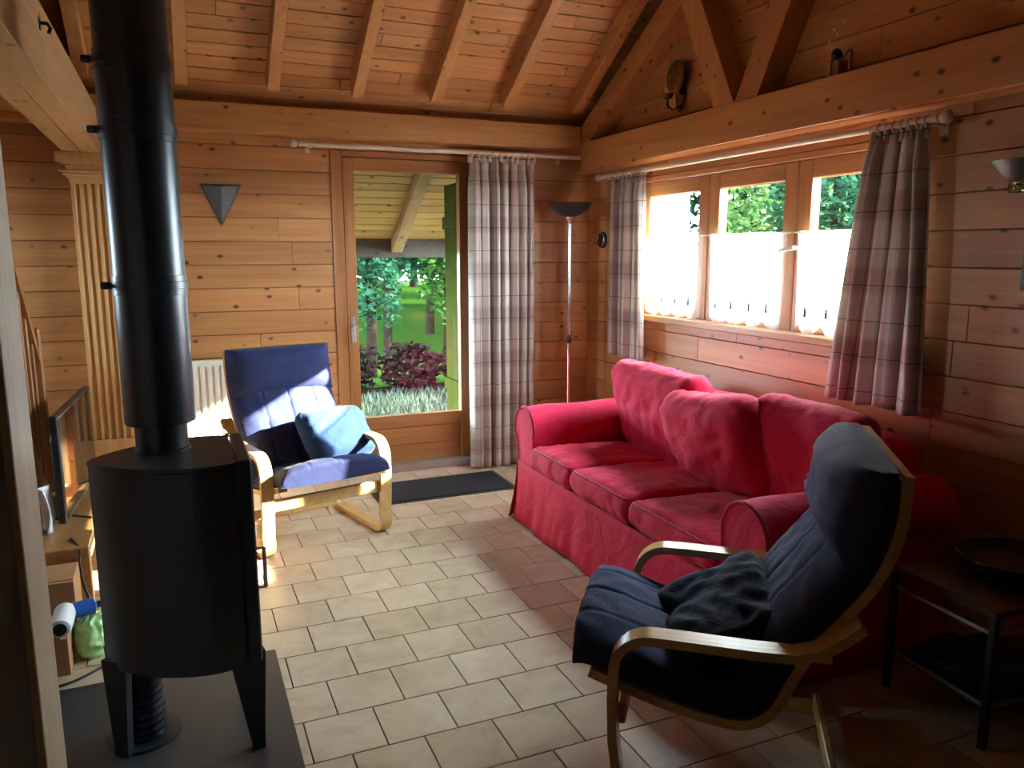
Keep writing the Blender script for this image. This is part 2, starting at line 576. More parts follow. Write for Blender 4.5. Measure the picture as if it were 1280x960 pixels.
def thing(name, label, cat, loc=(0, 0, 0), rz=0.0, group=None):
    o = bpy.data.objects.new(name, None)
    o.empty_display_size = 0.1
    COL.objects.link(o)
    o.location = loc
    o.rotation_euler = (0, 0, rz)
    return tag(o, label, cat, group)


def tag(o, label, cat, group=None):
    o['label'] = label
    o['category'] = cat
    if group:
        o['group'] = group
    return o


def struct(name, mb, mat, smooth=0):
    return obj(name, mb, mat, None, smooth, 'structure')


def solid(o, t):
    md = o.modifiers.new('thickness', 'SOLIDIFY')
    md.thickness = t
    return o


def arc(c, r, a0, a1, n=8):
    return [(c[0] + r * math.cos(R(a0 + (a1 - a0) * i / n)), c[1] + r * math.sin(R(a0 + (a1 - a0) * i / n))) for i in range(n + 1)]


def spline(pts, n=6):
    """Catmull-Rom through points of any dimension"""
    P = [Vector(p) for p in pts]
    out = []
    for i in range(len(P) - 1):
        p0, p1, p2, p3 = P[max(i - 1, 0)], P[i], P[i + 1], P[min(i + 2, len(P) - 1)]
        for k in range(n):
            t = k / n
            out.append(0.5 * ((2 * p1) + (p2 - p0) * t + (2 * p0 - 5 * p1 + 4 * p2 - p3) * t * t + (3 * p1 - p0 - 3 * p2 + p3) * t ** 3))
    out.append(P[-1])
    return [tuple(p) for p in out]


# ------------------------------------------------------------------ the room: floor
BY, RX = 5.08, 2.78           # face of the back wall, face of the wall with the window
TL, TW = 0.22408, 0.22025     # tile pitch
floor = struct('floor', MB().box(-2.7, 2.95, -1.7, 5.26, -0.12, -0.006), M['grout'])
tile_me = None
tiles = []
for k in range(-16, 25):
    y1 = 3.2413 - k * TW
    y0 = y1 - TW
    for i in range(-15, 13):
        x0 = 0.28 + (i + (0.5 if k % 2 else 0.0)) * TL
        if y1 > BY + 0.02 and y0 > BY:
            continue
        tiles.append((x0, y0))


def seen_rank(t):
    p = Vector((t[0] + TL / 2, t[1] + TW / 2, 0)) - cam.location
    z = p.dot(_f)
    if z < 0.3:
        return 99
    u, v = p.dot(_r2) / z, p.dot(_u2) / z
    if abs(u) > 0.72 or v < -0.56:
        return 99
    return z


def open_floor(x, y):
    """not under the sofa, the stove plate or the door mat"""
    if x > 1.75 and 2.0 < y < 3.75:
        return False
    return not (-0.45 < x < 0.05 and 2.1 < y < 2.65)


ranked = sorted(tiles, key=lambda t: seen_rank(t) + (0 if open_floor(t[0], t[1]) else 50))
proto = None
G = 0.0022
rest = MB()
nsingle = 0
for n, (x0, y0) in enumerate(ranked):
    x1, y1 = min(x0 + TL, 2.93), min(y0 + TW, 5.2)
    if x1 < x0 + 0.02 or x1 < -2.6 or y1 < -1.6 or y1 < y0 + 0.02:
        continue
    if nsingle < 296 and x1 - x0 > TL - 0.001 and y1 - y0 > TW - 0.001:
        if proto is None:
            proto = obj('tile', MB().box(G, TL - G, G, TW - G, -0.012, 0.0, 0.0010), M['tile'], floor)
            o = proto
        else:
            o = proto.copy()
            COL.objects.link(o)
            o.parent = floor
        o.location = (x0, y0, random.uniform(-0.0008, 0.0))
        nsingle += 1
    else:
        rest.box(x0 + G, x1 - G, y0 + G, y1 - G, -0.012, -0.0006, 0.0010)
obj('tile_remainder', rest, M['tile'], floor, kind='stuff')

# ------------------------------------------------------------------ the room: walls of boards
PH = 0.1415


def board_rows(parent, z0, z1, lo, hi, holes, put, mat, seed, lengths=(0.9, 2.6), name='plank'):
    """rows of tongue-and-groove boards; holes = (a0, a1, z0, z1) left free"""
    rnd = random.Random(seed)
    z = z1
    while z > z0 + 0.01:
        zb = max(z - PH, z0)
        a = lo - rnd.uniform(0, 1.2)
        while a < hi:
            b = a + rnd.uniform(*lengths)
            segs = [(max(a, lo), min(b, hi), zb, z)]
            for h in holes:
                nxt = []
                for s in segs:
                    if s[1] <= h[0] or s[0] >= h[1] or s[3] <= h[2] or s[2] >= h[3]:
                        nxt.append(s)
                        continue
                    if s[0] < h[0]:
                        nxt.append((s[0], h[0], s[2], s[3]))
                    if s[1] > h[1]:
                        nxt.append((h[1], s[1], s[2], s[3]))
                    m0, m1 = max(s[0], h[0]), min(s[1], h[1])
                    if s[3] > h[3] + 0.012:
                        nxt.append((m0, m1, h[3], s[3]))
                    if s[2] < h[2] - 0.012:
                        nxt.append((m0, m1, s[2], h[2]))
                segs = nxt
            for s in segs:
                if s[1] - s[0] > 0.03 and s[3] - s[2] > 0.008:
                    pr = rnd.uniform(0, 0.0015)
                    obj(name, put(s[0] + 0.0007, s[1] - 0.0007, s[2] + 0.0016, s[3] - 0.0016, pr), mat, parent)
            a = b
        z = zb


# back wall, with the garden door's opening
DX0, DX1, DZ = 0.938, 1.935, 2.115
w = MB()
w.box(-2.7, DX0, BY + 0.02, BY + 0.18, -0.1, 2.50)
w.box(DX1, 2.95, BY + 0.02, BY + 0.18, -0.1, 2.50)
w.box(DX0, DX1, BY + 0.02, BY + 0.18, DZ, 2.50)
wall_back = struct('wall_back', w, M['tongue'])
board_rows(wall_back, 0.0, 2.40, -2.6, RX, [(DX0, DX1, -0.1, DZ)],
           lambda a, b, c, d, p: MB().box(a, b, BY - p, BY + 0.022, c, d, 0.0025), M['pine_x'], 3)

# wall with the window, running up into the gable
WY0, WY1, WZ0, WZ1 = 2.30, 4.42, 1.06, 1.945
w = MB()
w.box(RX + 0.02, RX + 0.17, -1.7, WY0, -0.1, 2.4)
w.box(RX + 0.02, RX + 0.17, WY1, 5.26, -0.1, 2.4)
w.box(RX + 0.02, RX + 0.17, WY0, WY1, -0.1, WZ0)
w.box(RX + 0.02, RX + 0.17, WY0, WY1, WZ1, 2.4)
w.box(RX + 0.02, RX + 0.17, 1.4, 5.26, 2.4, 3.7)
wall_right = struct('wall_right', w, M['tongue'])
board_rows(wall_right, 0.0, 3.4, 0.2, BY, [(WY0, WY1, WZ0, WZ1), (-9, 1.6, 2.42, 9)],
           lambda a, b, c, d, p: MB().box(RX - p, RX + 0.022, a, b, c, d, 0.0025), M['pine_y'], 11)

# walls out of sight, closing the room
w = MB()
w.box(-2.75, -2.6, -1.7, 4.1, -0.1, 3.7).box(-2.75, -2.6, 4.7, 5.26, -0.1, 3.7).box(-2.75, -2.6, 4.1, 4.7, -0.1, 1.2).box(-2.75, -2.6, 4.1, 4.7, 1.85, 3.7)
struct('wall_left', w, M['pine_y'])
w2 = bpy.data.objects.new('window_2', None)
COL.objects.link(w2)
w2['kind'] = 'structure'
obj('frame', MB().box(-2.72, -2.62, 4.1, 4.15, 1.2, 1.85).box(-2.72, -2.62, 4.65, 4.7, 1.2, 1.85), M['sash_z'], w2)
obj('rail', MB().box(-2.72, -2.62, 4.15, 4.65, 1.2, 1.25).box(-2.72, -2.62, 4.15, 4.65, 1.80, 1.85), M['sash_y'], w2)
obj('pane', MB().box(-2.675, -2.67, 4.145, 4.655, 1.245, 1.805), M['glass'], w2)
struct('wall_front', MB().box(-2.75, 2.95, -1.75, -1.6, -0.1, 3.7), M['dark_wall'])

# partition end close to the camera: grey face, pale casing
o = struct('wall_partition', MB().box(-2.6, -0.264, 1.405, 1.555, 0.0, 2.25), M['grey_paint'])
obj('casing', MB().box(-0.264, -0.25, 1.388, 1.5625, 0.0, 2.25, 0.002), M['pale_z'], o)

# ------------------------------------------------------------------ roof: ceiling boards, rafters
SL = R(32)
tS, cS, sS = math.tan(SL), math.cos(SL), math.sin(SL)


def ceil_z(y):
    return 2.488 + (4.908 - y) * tS if y > 3.34 else 2.488 + (4.908 - 3.34) * tS - (3.34 - y) * tS


def slope_m(y, z):
    """local x along the room, local y up the slope (towards the camera), local z out of the roof"""
    return Matrix.Translation((0, y, z)) @ Matrix(((1, 0, 0, 0), (0, -cS, sS, 0), (0, sS, cS, 0), (0, 0, 0, 1)))


c = MB()
m0 = slope_m(5.26, ceil_z(5.26))
L1 = (5.26 - 3.30) / cS
c.box(-2.7, 2.95, 0, L1, 0.022, 0.10, mat=m0)
mB = Matrix.Translation((0, 3.34, ceil_z(3.34))) @ Matrix(((1, 0, 0, 0), (0, -cS, -sS, 0), (0, -sS, cS, 0), (0, 0, 0, 1)))
c.box(-2.7, 2.95, -0.05, 2.2, 0.0, 0.10, mat=mB)
c.box(-2.7, 2.95, -1.75, 1.75, 2.40, 2.48)
ceiling = struct('ceiling', c, M['tongue'])
rnd = random.Random(5)
y = 0.06
bw = 0.094
while y < L1 - 0.05:
    a = -2.6 - rnd.uniform(0, 1.0)
    while a < RX:
        b = a + rnd.uniform(0.8, 2.4)
        x0, x1 = max(a, -2.6), min(b, RX)
        if x1 - x0 > 0.05:
            p = rnd.uniform(0, 0.002)
            obj('board', MB().box(x0 + 0.0008, x1 - 0.0008, y + 0.0015, y + bw - 0.0015, -p, 0.024, 0.0025, mat=m0), M['pine_x'], ceiling)
        a = b
    y += bw

mr = slope_m(4.908, ceil_z(4.908))
raf = {0: 'rafter just behind the black stove pipe', 1: 'rafter above the slate wall light', 2: 'rafter over the garden door handle side',
       3: 'rafter over the middle of the garden door', 4: 'rafter over the long plaid door curtain',
       5: 'rafter pressed close to the gable truss', -1: 'rafter over the fluted pilaster', -2: 'rafter over the stair rail'}
for k, lab in raf.items():
    xc = 0.102 + k * 0.4855 + (0.0 if k < 5 else 0.02)
    o = obj('rafter', MB().box(xc - 0.034, xc + 0.034, 0.0, 1.80, -0.112, 0.0, 0.003, mat=mr), M['beam_y'])
    tag(o, 'sloping pine ' + lab, 'rafter', 'rafters under the sloping ceiling')

o = obj('wall_plate_beam', MB().box(-2.6, 2.638, 4.952, BY + 0.01, 2.176, 2.336, 0.006), M['beam_x'])
tag(o, 'long squared pine beam along the top of the door wall', 'beam')

# gable truss along the window wall
tr = thing('roof_truss', 'pine roof truss with V struts above the window', 'truss', (RX - 0.14, 3.34, 2.03))
obj('chord', MB().box(0.0, 0.145, -2.2, 1.735, 0.0, 0.195, 0.005), M['beam_y'], tr)


def strut(y0, z0, y1, z1, wd, x0, x1):
    d = Vector((y1 - y0, z1 - z0)).normalized()
    n = Vector((-d.y, d.x)) * wd / 2
    return MB().prism([(y0 - n.x, z0 - n.y), (y1 - n.x, z1 - n.y), (y1 + n.x, z1 + n.y), (y0 + n.x, z0 + n.y)], x0, x1)


for s, nm in ((1, 'principal_rafter'), (-1, 'principal_rafter')):
    obj(nm, strut(s * 1.72, 0.165, s * -0.02, 1.165, 0.15, 0.008, 0.145), M['beam_y'], tr)
obj('strut', strut(0.050, 0.125, 0.475, 0.92, 0.145, 0.007, 0.14), M['pine_z'], tr)
obj('strut', strut(-0.050, 0.125, -0.475, 0.92, 0.145, 0.006, 0.14), M['pine_z'], tr)

# loft edge beam and the board ceiling under the loft
lb = thing('loft_beam', 'pale double beam at the loft edge resting on the fluted pilaster', 'beam', (-0.425, 3.2, 2.02))
obj('beam_half', MB().box(-0.088, -0.0015, -1.7, 1.86, 0.0, 0.20, 0.004), M['pale_y'], lb)
obj('beam_half', MB().box(0.0015, 0.09, -1.7, 1.86, 0.0, 0.245, 0.004), M['pale_y'], lb)
obj('facing_board', MB().box(0.0, 0.094, -1.7, -0.21, -0.012, 0.13, 0.003), M['pale_y'], lb)
o = obj('coat_hook', MB().tube([(0.09, -0.26, 0.165), (0.112, -0.26, 0.165), (0.120, -0.26, 0.152), (0.114, -0.26, 0.136)], 0.006, 8).box(0.088, 0.093, -0.272, -0.248, 0.145, 0.18), M['black_plastic'], lb, 40)
struct('ceiling_loft', MB().box(-2.6, -0.43, 1.55, BY, 2.215, 2.26), M['pine_y'])

# fluted pilaster
pt = thing('fluted_pilaster', 'fluted wooden pilaster with moulded capital behind the stove pipe', 'pilaster', (-0.385, 5.0, 0))
sh = MB()
poly = [(-0.105, 0.08), (-0.105, -0.05)]
for i in range(5):
    cx = -0.076 + i * 0.038
    poly += [(cx - 0.013, -0.05)] + [(cx + 0.013 * math.cos(R(180 - 30 * q)), -0.05 + 0.014 * math.sin(R(30 * q))) for q in range(1, 6)] + [(cx + 0.013, -0.05)]
poly += [(0.105, -0.05), (0.105, 0.08)]
sh.prism(poly, 0.42, 1.86, 'Z')
obj('shaft', sh, M['pilaster'], pt, 50)
obj('plinth', MB().box(-0.125, 0.125, -0.065, 0.08, 0.0, 0.42, 0.004), M['pilaster'], pt)
cap = MB().box(-0.108, 0.108, -0.053, 0.08, 1.855, 1.885, 0.002)
cap.box(-0.135, 0.135, -0.07, 0.08, 1.895, 1.912, 0.004)
cap.box(-0.155, 0.155, -0.085, 0.08, 1.912, 1.926, 0.005)
cap.box(-0.120, 0.120, -0.06, 0.08, 1.885, 1.955, 0.003)
cap.box(-0.14, 0.14, -0.075, 0.08, 1.955, 1.972, 0.005)
cap.box(-0.165, 0.165, -0.095, 0.08, 1.965, 2.02, 0.004)
obj('capital', cap, M['pilaster'], pt)

# ------------------------------------------------------------------ garden door
dr = bpy.data.objects.new('door_1', None)
COL.objects.link(dr)
dr['kind'] = 'structure'
fr = MB()
fr.box(DX0, 1.006, BY - 0.012, BY + 0.12, 0.0, DZ, 0.003)
fr.box(1.868, DX1, BY - 0.012, BY + 0.12, 0.0, DZ, 0.003)
obj('frame', fr, M['door_wood'], dr)
obj('frame_head', MB().box(1.006, 1.868, BY - 0.012, BY + 0.12, 2.079, DZ, 0.003), M['door_wood_x'], dr)
LY0, LY1 = BY + 0.004, BY + 0.062
obj('stile', MB().box(1.011, 1.083, LY0, LY1, 0.055, 2.075, 0.004), M['door_wood'], dr)
obj('stile', MB().box(1.787, 1.863, LY0, LY1, 0.055, 2.075, 0.004), M['door_wood'], dr)
obj('rail', MB().box(1.083, 1.787, LY0, LY1, 1.995, 2.075, 0.004), M['door_wood_x'], dr)
obj('rail', MB().box(1.083, 1.787, LY0, LY1, 0.30, 0.387, 0.004), M['door_wood_x'], dr)
obj('panel_board', MB().box(1.083, 1.787, LY0 + 0.012, LY1 - 0.01, 0.18, 0.299, 0.003), M['door_wood_x'], dr)
obj('panel_board', MB().box(1.083, 1.787, LY0 + 0.012, LY1 - 0.01, 0.056, 0.179, 0.003), M['door_wood_x'], dr)
obj('pane', MB().box(1.078, 1.792, LY0 + 0.026, LY0 + 0.032, 0.38, 2.0), M['glass'], dr)
hd = obj('handle_plate', MB().box(1.030, 1.060, LY0 - 0.006, LY0 + 0.002, 0.895, 1.075, 0.003), M['alu'], dr)
obj('lever', MB().tube([(1.045, LY0, 1.01), (1.045, LY0 - 0.05, 1.01), (1.055, LY0 - 0.055, 1.01), (1.14, LY0 - 0.055, 1.005)][:3] + [(1.045, LY0 - 0.055, 0.995), (1.045, LY0 - 0.055, 0.91)], 0.009, 10), M['alu'], hd, 40)
obj('threshold', MB().box(1.006, 1.868, BY - 0.03, BY + 0.12, 0.0, 0.052, 0.004), M['alu'], dr)

# ------------------------------------------------------------------ window
wi = bpy.data.objects.new('window_1', None)
COL.objects.link(wi)
wi['kind'] = 'structure'
obj('frame_head', MB().box(RX - 0.006, RX + 0.16, WY0, WY1, 1.912, WZ1, 0.003), M['sash_y'], wi)
obj('frame_foot', MB().box(RX + 0.005, RX + 0.16, WY0, WY1, WZ0, 1.092, 0.003), M['sash_y'], wi)
obj('jamb', MB().box(RX - 0.006, RX + 0.16, WY0, WY0 + 0.03, 1.092, 1.912, 0.003), M['sash_z'], wi)
obj('jamb', MB().box(RX - 0.006, RX + 0.16, WY1 - 0.03, WY1, 1.092, 1.912, 0.003), M['sash_z'], wi)
obj('sill', MB().box(RX - 0.045, RX + 0.16, WY0 - 0.05, WY1 + 0.05, 1.048, 1.09, 0.006), M['sash_y'], wi)
SX0, SX1 = RX + 0.008, RX + 0.064
for y0, y1 in ((3.702, 4.387), (3.015, 3.695), (2.333, 3.008)):
    sa = obj('sash', MB().box(SX0, SX1, y0, y0 + 0.088, 1.094, 1.909, 0.004).box(SX0, SX1, y1 - 0.088, y1, 1.094, 1.909, 0.004), M['sash_z'], wi)
    obj('rail', MB().box(SX0, SX1, y0 + 0.088, y1 - 0.088, 1.824, 1.909, 0.004), M['sash_y'], sa)
    obj('rail', MB().box(SX0, SX1, y0 + 0.088, y1 - 0.088, 1.094, 1.172, 0.004), M['sash_y'], sa)
    obj('pane', MB().box(SX0 + 0.026, SX0 + 0.031, y0 + 0.083, y1 - 0.083, 1.168, 1.828), M['glass'], sa)
h = obj('handle_plate', MB().box(SX0 - 0.008, SX0 + 0.002, 2.953, 2.979, 1.43, 1.56, 0.003), M['white_metal'], wi)
obj('handle_lever', MB().tube([(SX0, 2.966, 1.50), (SX0 - 0.05, 2.966, 1.50)], 0.009, 10).tube([(SX0 - 0.05, 2.96, 1.50), (SX0 - 0.05, 3.06, 1.485)], [0.010, 0.008], 10), M['white_metal'], h, 40)


# ------------------------------------------------------------------ curtains
def curtain_mesh(w0, w1, ztop, zbot, folds, amp, seed, nx=140, nz=40, cloth=1.9, pinch=0.10, scallop=0.0, flare=lambda t: 1.0, shift=lambda t: 0.0):
    """hanging cloth in the plane of u (across) and z; y is the depth of the folds"""
    mb = MB()
    mb.uv = []
    rnd = random.Random(seed)
    ph = rnd.uniform(0, 6)
    for j in range(nz + 1):
        t = j / nz
        for i in range(nx + 1):
            s = i / nx
            wv = s * folds * 2 * math.pi + ph + 0.8 * math.sin(s * 5 + seed) + 0.35 * math.sin(3.0 * t + s * 4)
            a = amp * (0.55 + 0.45 * math.sin(s * 9 + seed * 2) ** 2) * (0.5 + 0.5 * min(1, t / max(pinch, 1e-3)))
            wd = w1 - w0
            c = (w0 + w1) / 2
            u = c + (s - 0.5) * wd * flare(t) + shift(t) + 0.35 * a * math.cos(wv)
            d = a * math.sin(wv) + 0.25 * a * math.sin(2.3 * wv + t * 2)
            zb = zbot
            if scallop:
                zb = zbot + scallop * (1 - abs(math.sin(s * math.pi * 4.0 + 0.4)) ** 0.6)
            z = ztop + (zb - ztop) * t + 0.006 * math.sin(wv * 0.5 + seed) * t
            mb.v.append((u, d, z))
            mb.uv.append((s * (w1 - w0) * cloth, z))
    for j in range(nz):
        for i in range(nx):
            q = j * (nx + 1) + i
            mb.f.append((q, q + 1, q + nx + 2, q + nx + 1))
    return mb


def rings(parent, us, z, r, rod_axis, mat, d=0.0):
    for u in us:
        pts = []
        for k in range(16):
            a = 2 * math.pi * k / 16
            if rod_axis == 'X':
                pts.append((u + 0.004 * math.sin(a), d + r * math.cos(a), z + r * math.sin(a)))
            else:
                pts.append((d + r * math.cos(a), u + 0.004 * math.sin(a), z + r * math.sin(a)))
        obj('ring', MB().tube(pts, 0.0035, 6, closed=True), mat, parent, 40)


def finial(axis, c, sgn):
    prof = [(0.0135, 0.0), (0.017, 0.004), (0.017, 0.012), (0.010, 0.018), (0.022, 0.030), (0.026, 0.044), (0.022, 0.058), (0.010, 0.068), (0.0, 0.071)]
    return MB().lathe([(r, sgn * h) for r, h in prof], 16, c, axis)


# pole and long curtain by the garden door
ROD_Y, ROD_Z = 4.925, 2.122
rd = thing('curtain_pole', 'long cream curtain pole over the garden door', 'curtain pole', (0, ROD_Y, ROD_Z))
obj('pole', MB().tube([(0.74, 0, 0), (2.62, 0, 0)], 0.0145, 14), M['rod'], rd, 40)
obj('finial', finial('X', (0.74, 0, 0), -1), M['rod'], rd, 40)
for x in (0.80, 2.52):
    obj('bracket', MB().box(x - 0.008, x + 0.008, -0.006, 0.152, -0.008, 0.004).box(x - 0.014, x + 0.014, 0.145, 0.153, -0.035, 0.03).tube([(x, 0.018 * math.cos(a), 0.018 * math.sin(a)) for a in [R(180 + 20 * q) for q in range(10)]], 0.005, 6), M['rod'], rd)
ct = thing('door_curtain', 'floor length plaid curtain drawn beside the garden door', 'curtain', (0, ROD_Y, 0))
o = obj('cloth', curtain_mesh(1.80, 2.285, 2.085, 0.012, 7.5, 0.046, 2, cloth=2.3, nx=240), M['plaid'], ct, 60)
solid(o, 0.002)
o = obj('heading', curtain_mesh(1.80, 2.285, 2.112, 2.06, 12, 0.018, 3, nz=4, nx=160), M['plaid'], ct, 60)
solid(o, 0.003)
rings(ct, [1.82 + i * 0.05 for i in range(10)], ROD_Z - 0.006, 0.022, 'X', M['rod'])

# pole and the pair of short curtains at the window
RDX, RDZ = 2.675, 1.975
rd = thing('curtain_pole', 'cream curtain pole running above the three-sash window', 'curtain pole', (RDX, 0, RDZ))
obj('pole', MB().tube([(0, 2.19, 0), (0, 4.72, 0)], 0.0145, 14), M['rod'], rd, 40)
obj('finial', finial('Y', (0, 2.19, 0), -1), M['rod'], rd, 40)
obj('finial', finial('Y', (0, 4.72, 0), 1), M['rod'], rd, 40)
for yy in (2.23, 4.66):
    obj('bracket', MB().box(-0.006, 0.104, yy - 0.008, yy + 0.008, -0.02, -0.008).box(0.097, 0.105, yy - 0.02, yy + 0.02, -0.05, 0.03), M['rod'], rd)
swap = Matrix(((0, 1, 0, 0), (1, 0, 0, 0), (0, 0, 1, 0), (0, 0, 0, 1)))
for nm, lab, y0, y1, z0, sd, fo, fl, shf in (
        ('window_curtain', 'short plaid curtain at the window beside the floor lamp', 4.19, 4.60, 0.80, 5, 5.0, lambda t: 1.0 + 0.06 * t, lambda t: -0.01 * t),
        ('window_curtain', 'short plaid curtain at the window behind the armchair nearest the camera', 2.205, 2.50, 0.835, 8, 4.5, lambda t: 0.86 + 0.72 * t ** 0.8, lambda t: 0.05 * t)):
    ct = thing(nm, lab, 'curtain', (RDX, 0, 0), 0, None)
    o = obj('cloth', curtain_mesh(y0, y1, 1.94, z0, fo, 0.036, sd, cloth=2.3, flare=fl, shift=shf).xf(swap), M['plaid'], ct, 60)
    solid(o, 0.002)
    o = obj('heading', curtain_mesh(y0 + 0.01, y1 - 0.01, 1.968, 1.915, 10, 0.016, sd + 1, nz=4, nx=120).xf(swap), M['plaid'], ct, 60)
    solid(o, 0.003)
    rings(ct, [y0 + 0.02 + i * (y1 - y0 - 0.04) / 7 for i in range(8)], RDZ - 0.006, 0.022, 'Y', M['rod'])

# half-height sheer curtains on the three sashes
for (y0, y1), lab in (((3.70, 4.30), 'white cafe curtain on the sash beside the short curtain near the lamp'),
                      ((3.04, 3.64), 'white cafe curtain on the middle sash'),
                      ((2.36, 2.965), 'white cafe curtain on the sash beside the window handle')):
    cf = thing('cafe_curtain', lab, 'curtain', (RX - 0.022, 0, 0), 0, 'sheer cafe curtains on the window')
    obj('rod', MB().tube([(0, y0 - 0.03, 1.572), (0, y1 + 0.03, 1.572)], 0.0035, 8), M['white_metal'], cf, 40)
    obj('cloth', curtain_mesh(y0, y1, 1.578, 1.088, 7, 0.008, int(y0 * 7), scallop=0.045, cloth=1.3, flare=lambda t: 1.0 - 0.05 * t).xf(swap), M['sheer'], cf, 70)
    for q in (0.16, 0.38, 0.62, 0.84):
        yc, z0 = y0 + (y1 - y0) * q, 1.175
        tri = MB()
        for k, (hw, zz) in enumerate(((0.016, 0.0), (0.013, 0.016), (0.009, 0.032))):
            tri.prism([(yc - hw, z0 + zz), (yc + hw, z0 + zz), (yc, z0 + zz + 0.026)], -0.0195, -0.0175)
        tri.box(-0.0195, -0.0175, yc - 0.003, yc + 0.003, z0 - 0.012, z0 + 0.002)
        obj('fir_tree_motif', tri, M['motif'], cf)

# ------------------------------------------------------------------ red sofa
SFX, SFY = 1.70, 2.91        # front face, middle of its length
sf = thing('sofa', 'three seat sofa with loose red cotton cover under the window', 'sofa', (SFX, SFY, 0))
HL = 1.04                    # half length
AI = 0.79                    # inner face of the arms
# local x: depth (0 front .. 0.92 back), local y along the length


def soft_noise(mb, amp, fr, seed):
    out = []
    for p in mb.v:
        v = Vector(p)
        n = mnoise.noise_vector(v * fr + Vector((seed, seed * 2, 0)))
        out.append(tuple(v + n * amp))
    mb.v = out
    return mb


def arm_profile(s):
    pts = [(s * 0.79, 0.30), (s * 0.79, 0.50)]
    c = (s * 0.905, 0.53)
    pts += [(c[0] - s * 0.118 * math.cos(R(a)), c[1] + 0.118 * math.sin(R(a))) for a in range(0, 226, 15)]
    pts += [(s * 0.985, 0.40), (s * 0.99, 0.30)]
    return pts


def loft(profile, xs, offs, closed=False):
    mb = MB()
    n = len(profile)
    for x, (dy, dz, sc) in zip(xs, offs):
        cy = sum(p[0] for p in profile) / n
        cz = sum(p[1] for p in profile) / n
        for a, b in profile:
            mb.v.append((x, cy + (a - cy) * sc + dy, cz + (b - cz) * sc + dz))
    for i in range(len(xs) - 1):
        for k in range(n - 1):
            mb.f.append((i * n + k, i * n + k + 1, (i + 1) * n + k + 1, (i + 1) * n + k))
    mb.f.append(tuple(range(n)))
    mb.f.append(tuple((len(xs) - 1) * n + k for k in range(n))[::-1])
    return mb


for s in (1, -1):
    prof = arm_profile(s)
    xs = [0.004, 0.0, 0.012] + [0.03 + 0.86 * i / 14 for i in range(15)] + [0.905]
    offs = [(0, 0, 0.90), (0, 0, 0.97), (0, 0, 1.0)] + [(0.004 * math.sin(i * 1.3), 0.004 * math.sin(i * 0.9), 1.0) for i in range(15)] + [(0, 0, 0.93)]
    a = obj('arm', soft_noise(loft(prof, xs, offs), 0.006, 5.0, 3 + s), M['red_sofa'], sf, 50)
    obj('piping', MB().tube([(0.010, p[0], p[1]) for p in prof[1:-1]], 0.006, 8), M['red_pipe'], a, 40)
# base, skirt
obj('base', MB().box(0.03, 0.90, -0.975, 0.975, 0.10, 0.33, 0.02), M['red_sofa'], sf)


def skirt(p0, p1, outward, n=70, seed=1):
    mb = MB()
    d = Vector(p1) - Vector(p0)
    o_ = Vector(outward)
    for j in range(9):
        t = j / 8
        for i in range(n + 1):
            s = i / n
            wv = 0.015 * t * (mnoise.noise(Vector((s * d.length * 5.0, seed, 0.4 * t))) + 0.5 * mnoise.noise(Vector((s * d.length * 13.0, seed + 5, t)))) + 0.038 * t * t + 0.004
            q = Vector(p0) + d * s + o_ * wv
            mb.v.append((q.x, q.y, 0.335 - 0.327 * t + 0.006 * t * math.sin(s * d.length * 11)))
    for j in range(8):
        for i in range(n):
            q = j * (n + 1) + i
            mb.f.append((q, q + 1, q + n + 2, q + n + 1))
    return mb


for p0, p1, ow, n_ in (((0, -0.985), (0, 0.985), (-1, 0), 110), ((0, 0.985), (0.9, 0.985), (0, 1), 50), ((0.9, -0.985), (0, -0.985), (0, -1), 50)):
    o = obj('skirt', skirt((*p0, 0), (*p1, 0), (*ow, 0), n_, n_ * 0.1), M['red_sofa'], sf, 70)
    solid(o, 0.004)
# corner kick of the loose cover
for s in (1, -1):
    kick = MB()
    for j in range(9):
        t = j / 8
        for i in range(7):
            a = R(180 - s * 90 * i / 6)
            rr = 0.006 + 0.042 * t * t + 0.010 * t * math.sin(i * 2.1)
            kick.v.append((rr * math.cos(a), s * 0.985 + rr * math.sin(a), 0.335 - 0.325 * t))
    for j in range(8):
        for i in range(6):
            q = j * 7 + i
            kick.f.append((q, q + 1, q + 8, q + 7))
    solid(obj('skirt_corner', kick, M['red_sofa'], sf, 70), 0.004)
# three seat cushions
for y0, y1, sd in ((0.325, 0.785, 1), (-0.205, 0.325, 2), (-0.785, -0.205, 3)):
    mt = Matrix.Translation((0.285, (y0 + y1) / 2, 0.385)) @ Matrix.Rotation(R(2.5), 4, 'Y')
    cu = obj('seat_cushion', MB().soft(0.62, y1 - y0 + 0.006, 0.115, 0.045, 28, 0.020, 0.008, sd, mt, 8.0, 7), M['red_sofa'], sf, 60)
    pts = []
    hw = (y1 - y0) / 2 - 0.014
    for k in range(41):
        s = -1 + 2 * k / 40
        pts.append((-0.302 + 0.016 * abs(s) ** 8, s * hw, 0.047 + 0.002 * math.sin(k * 1.7) + 0.004 * (1 - s * s)))
    obj('piping', MB().tube([tuple(mt @ Vector(p)) for p in pts], 0.0055, 8), M['red_pipe'], cu, 40)
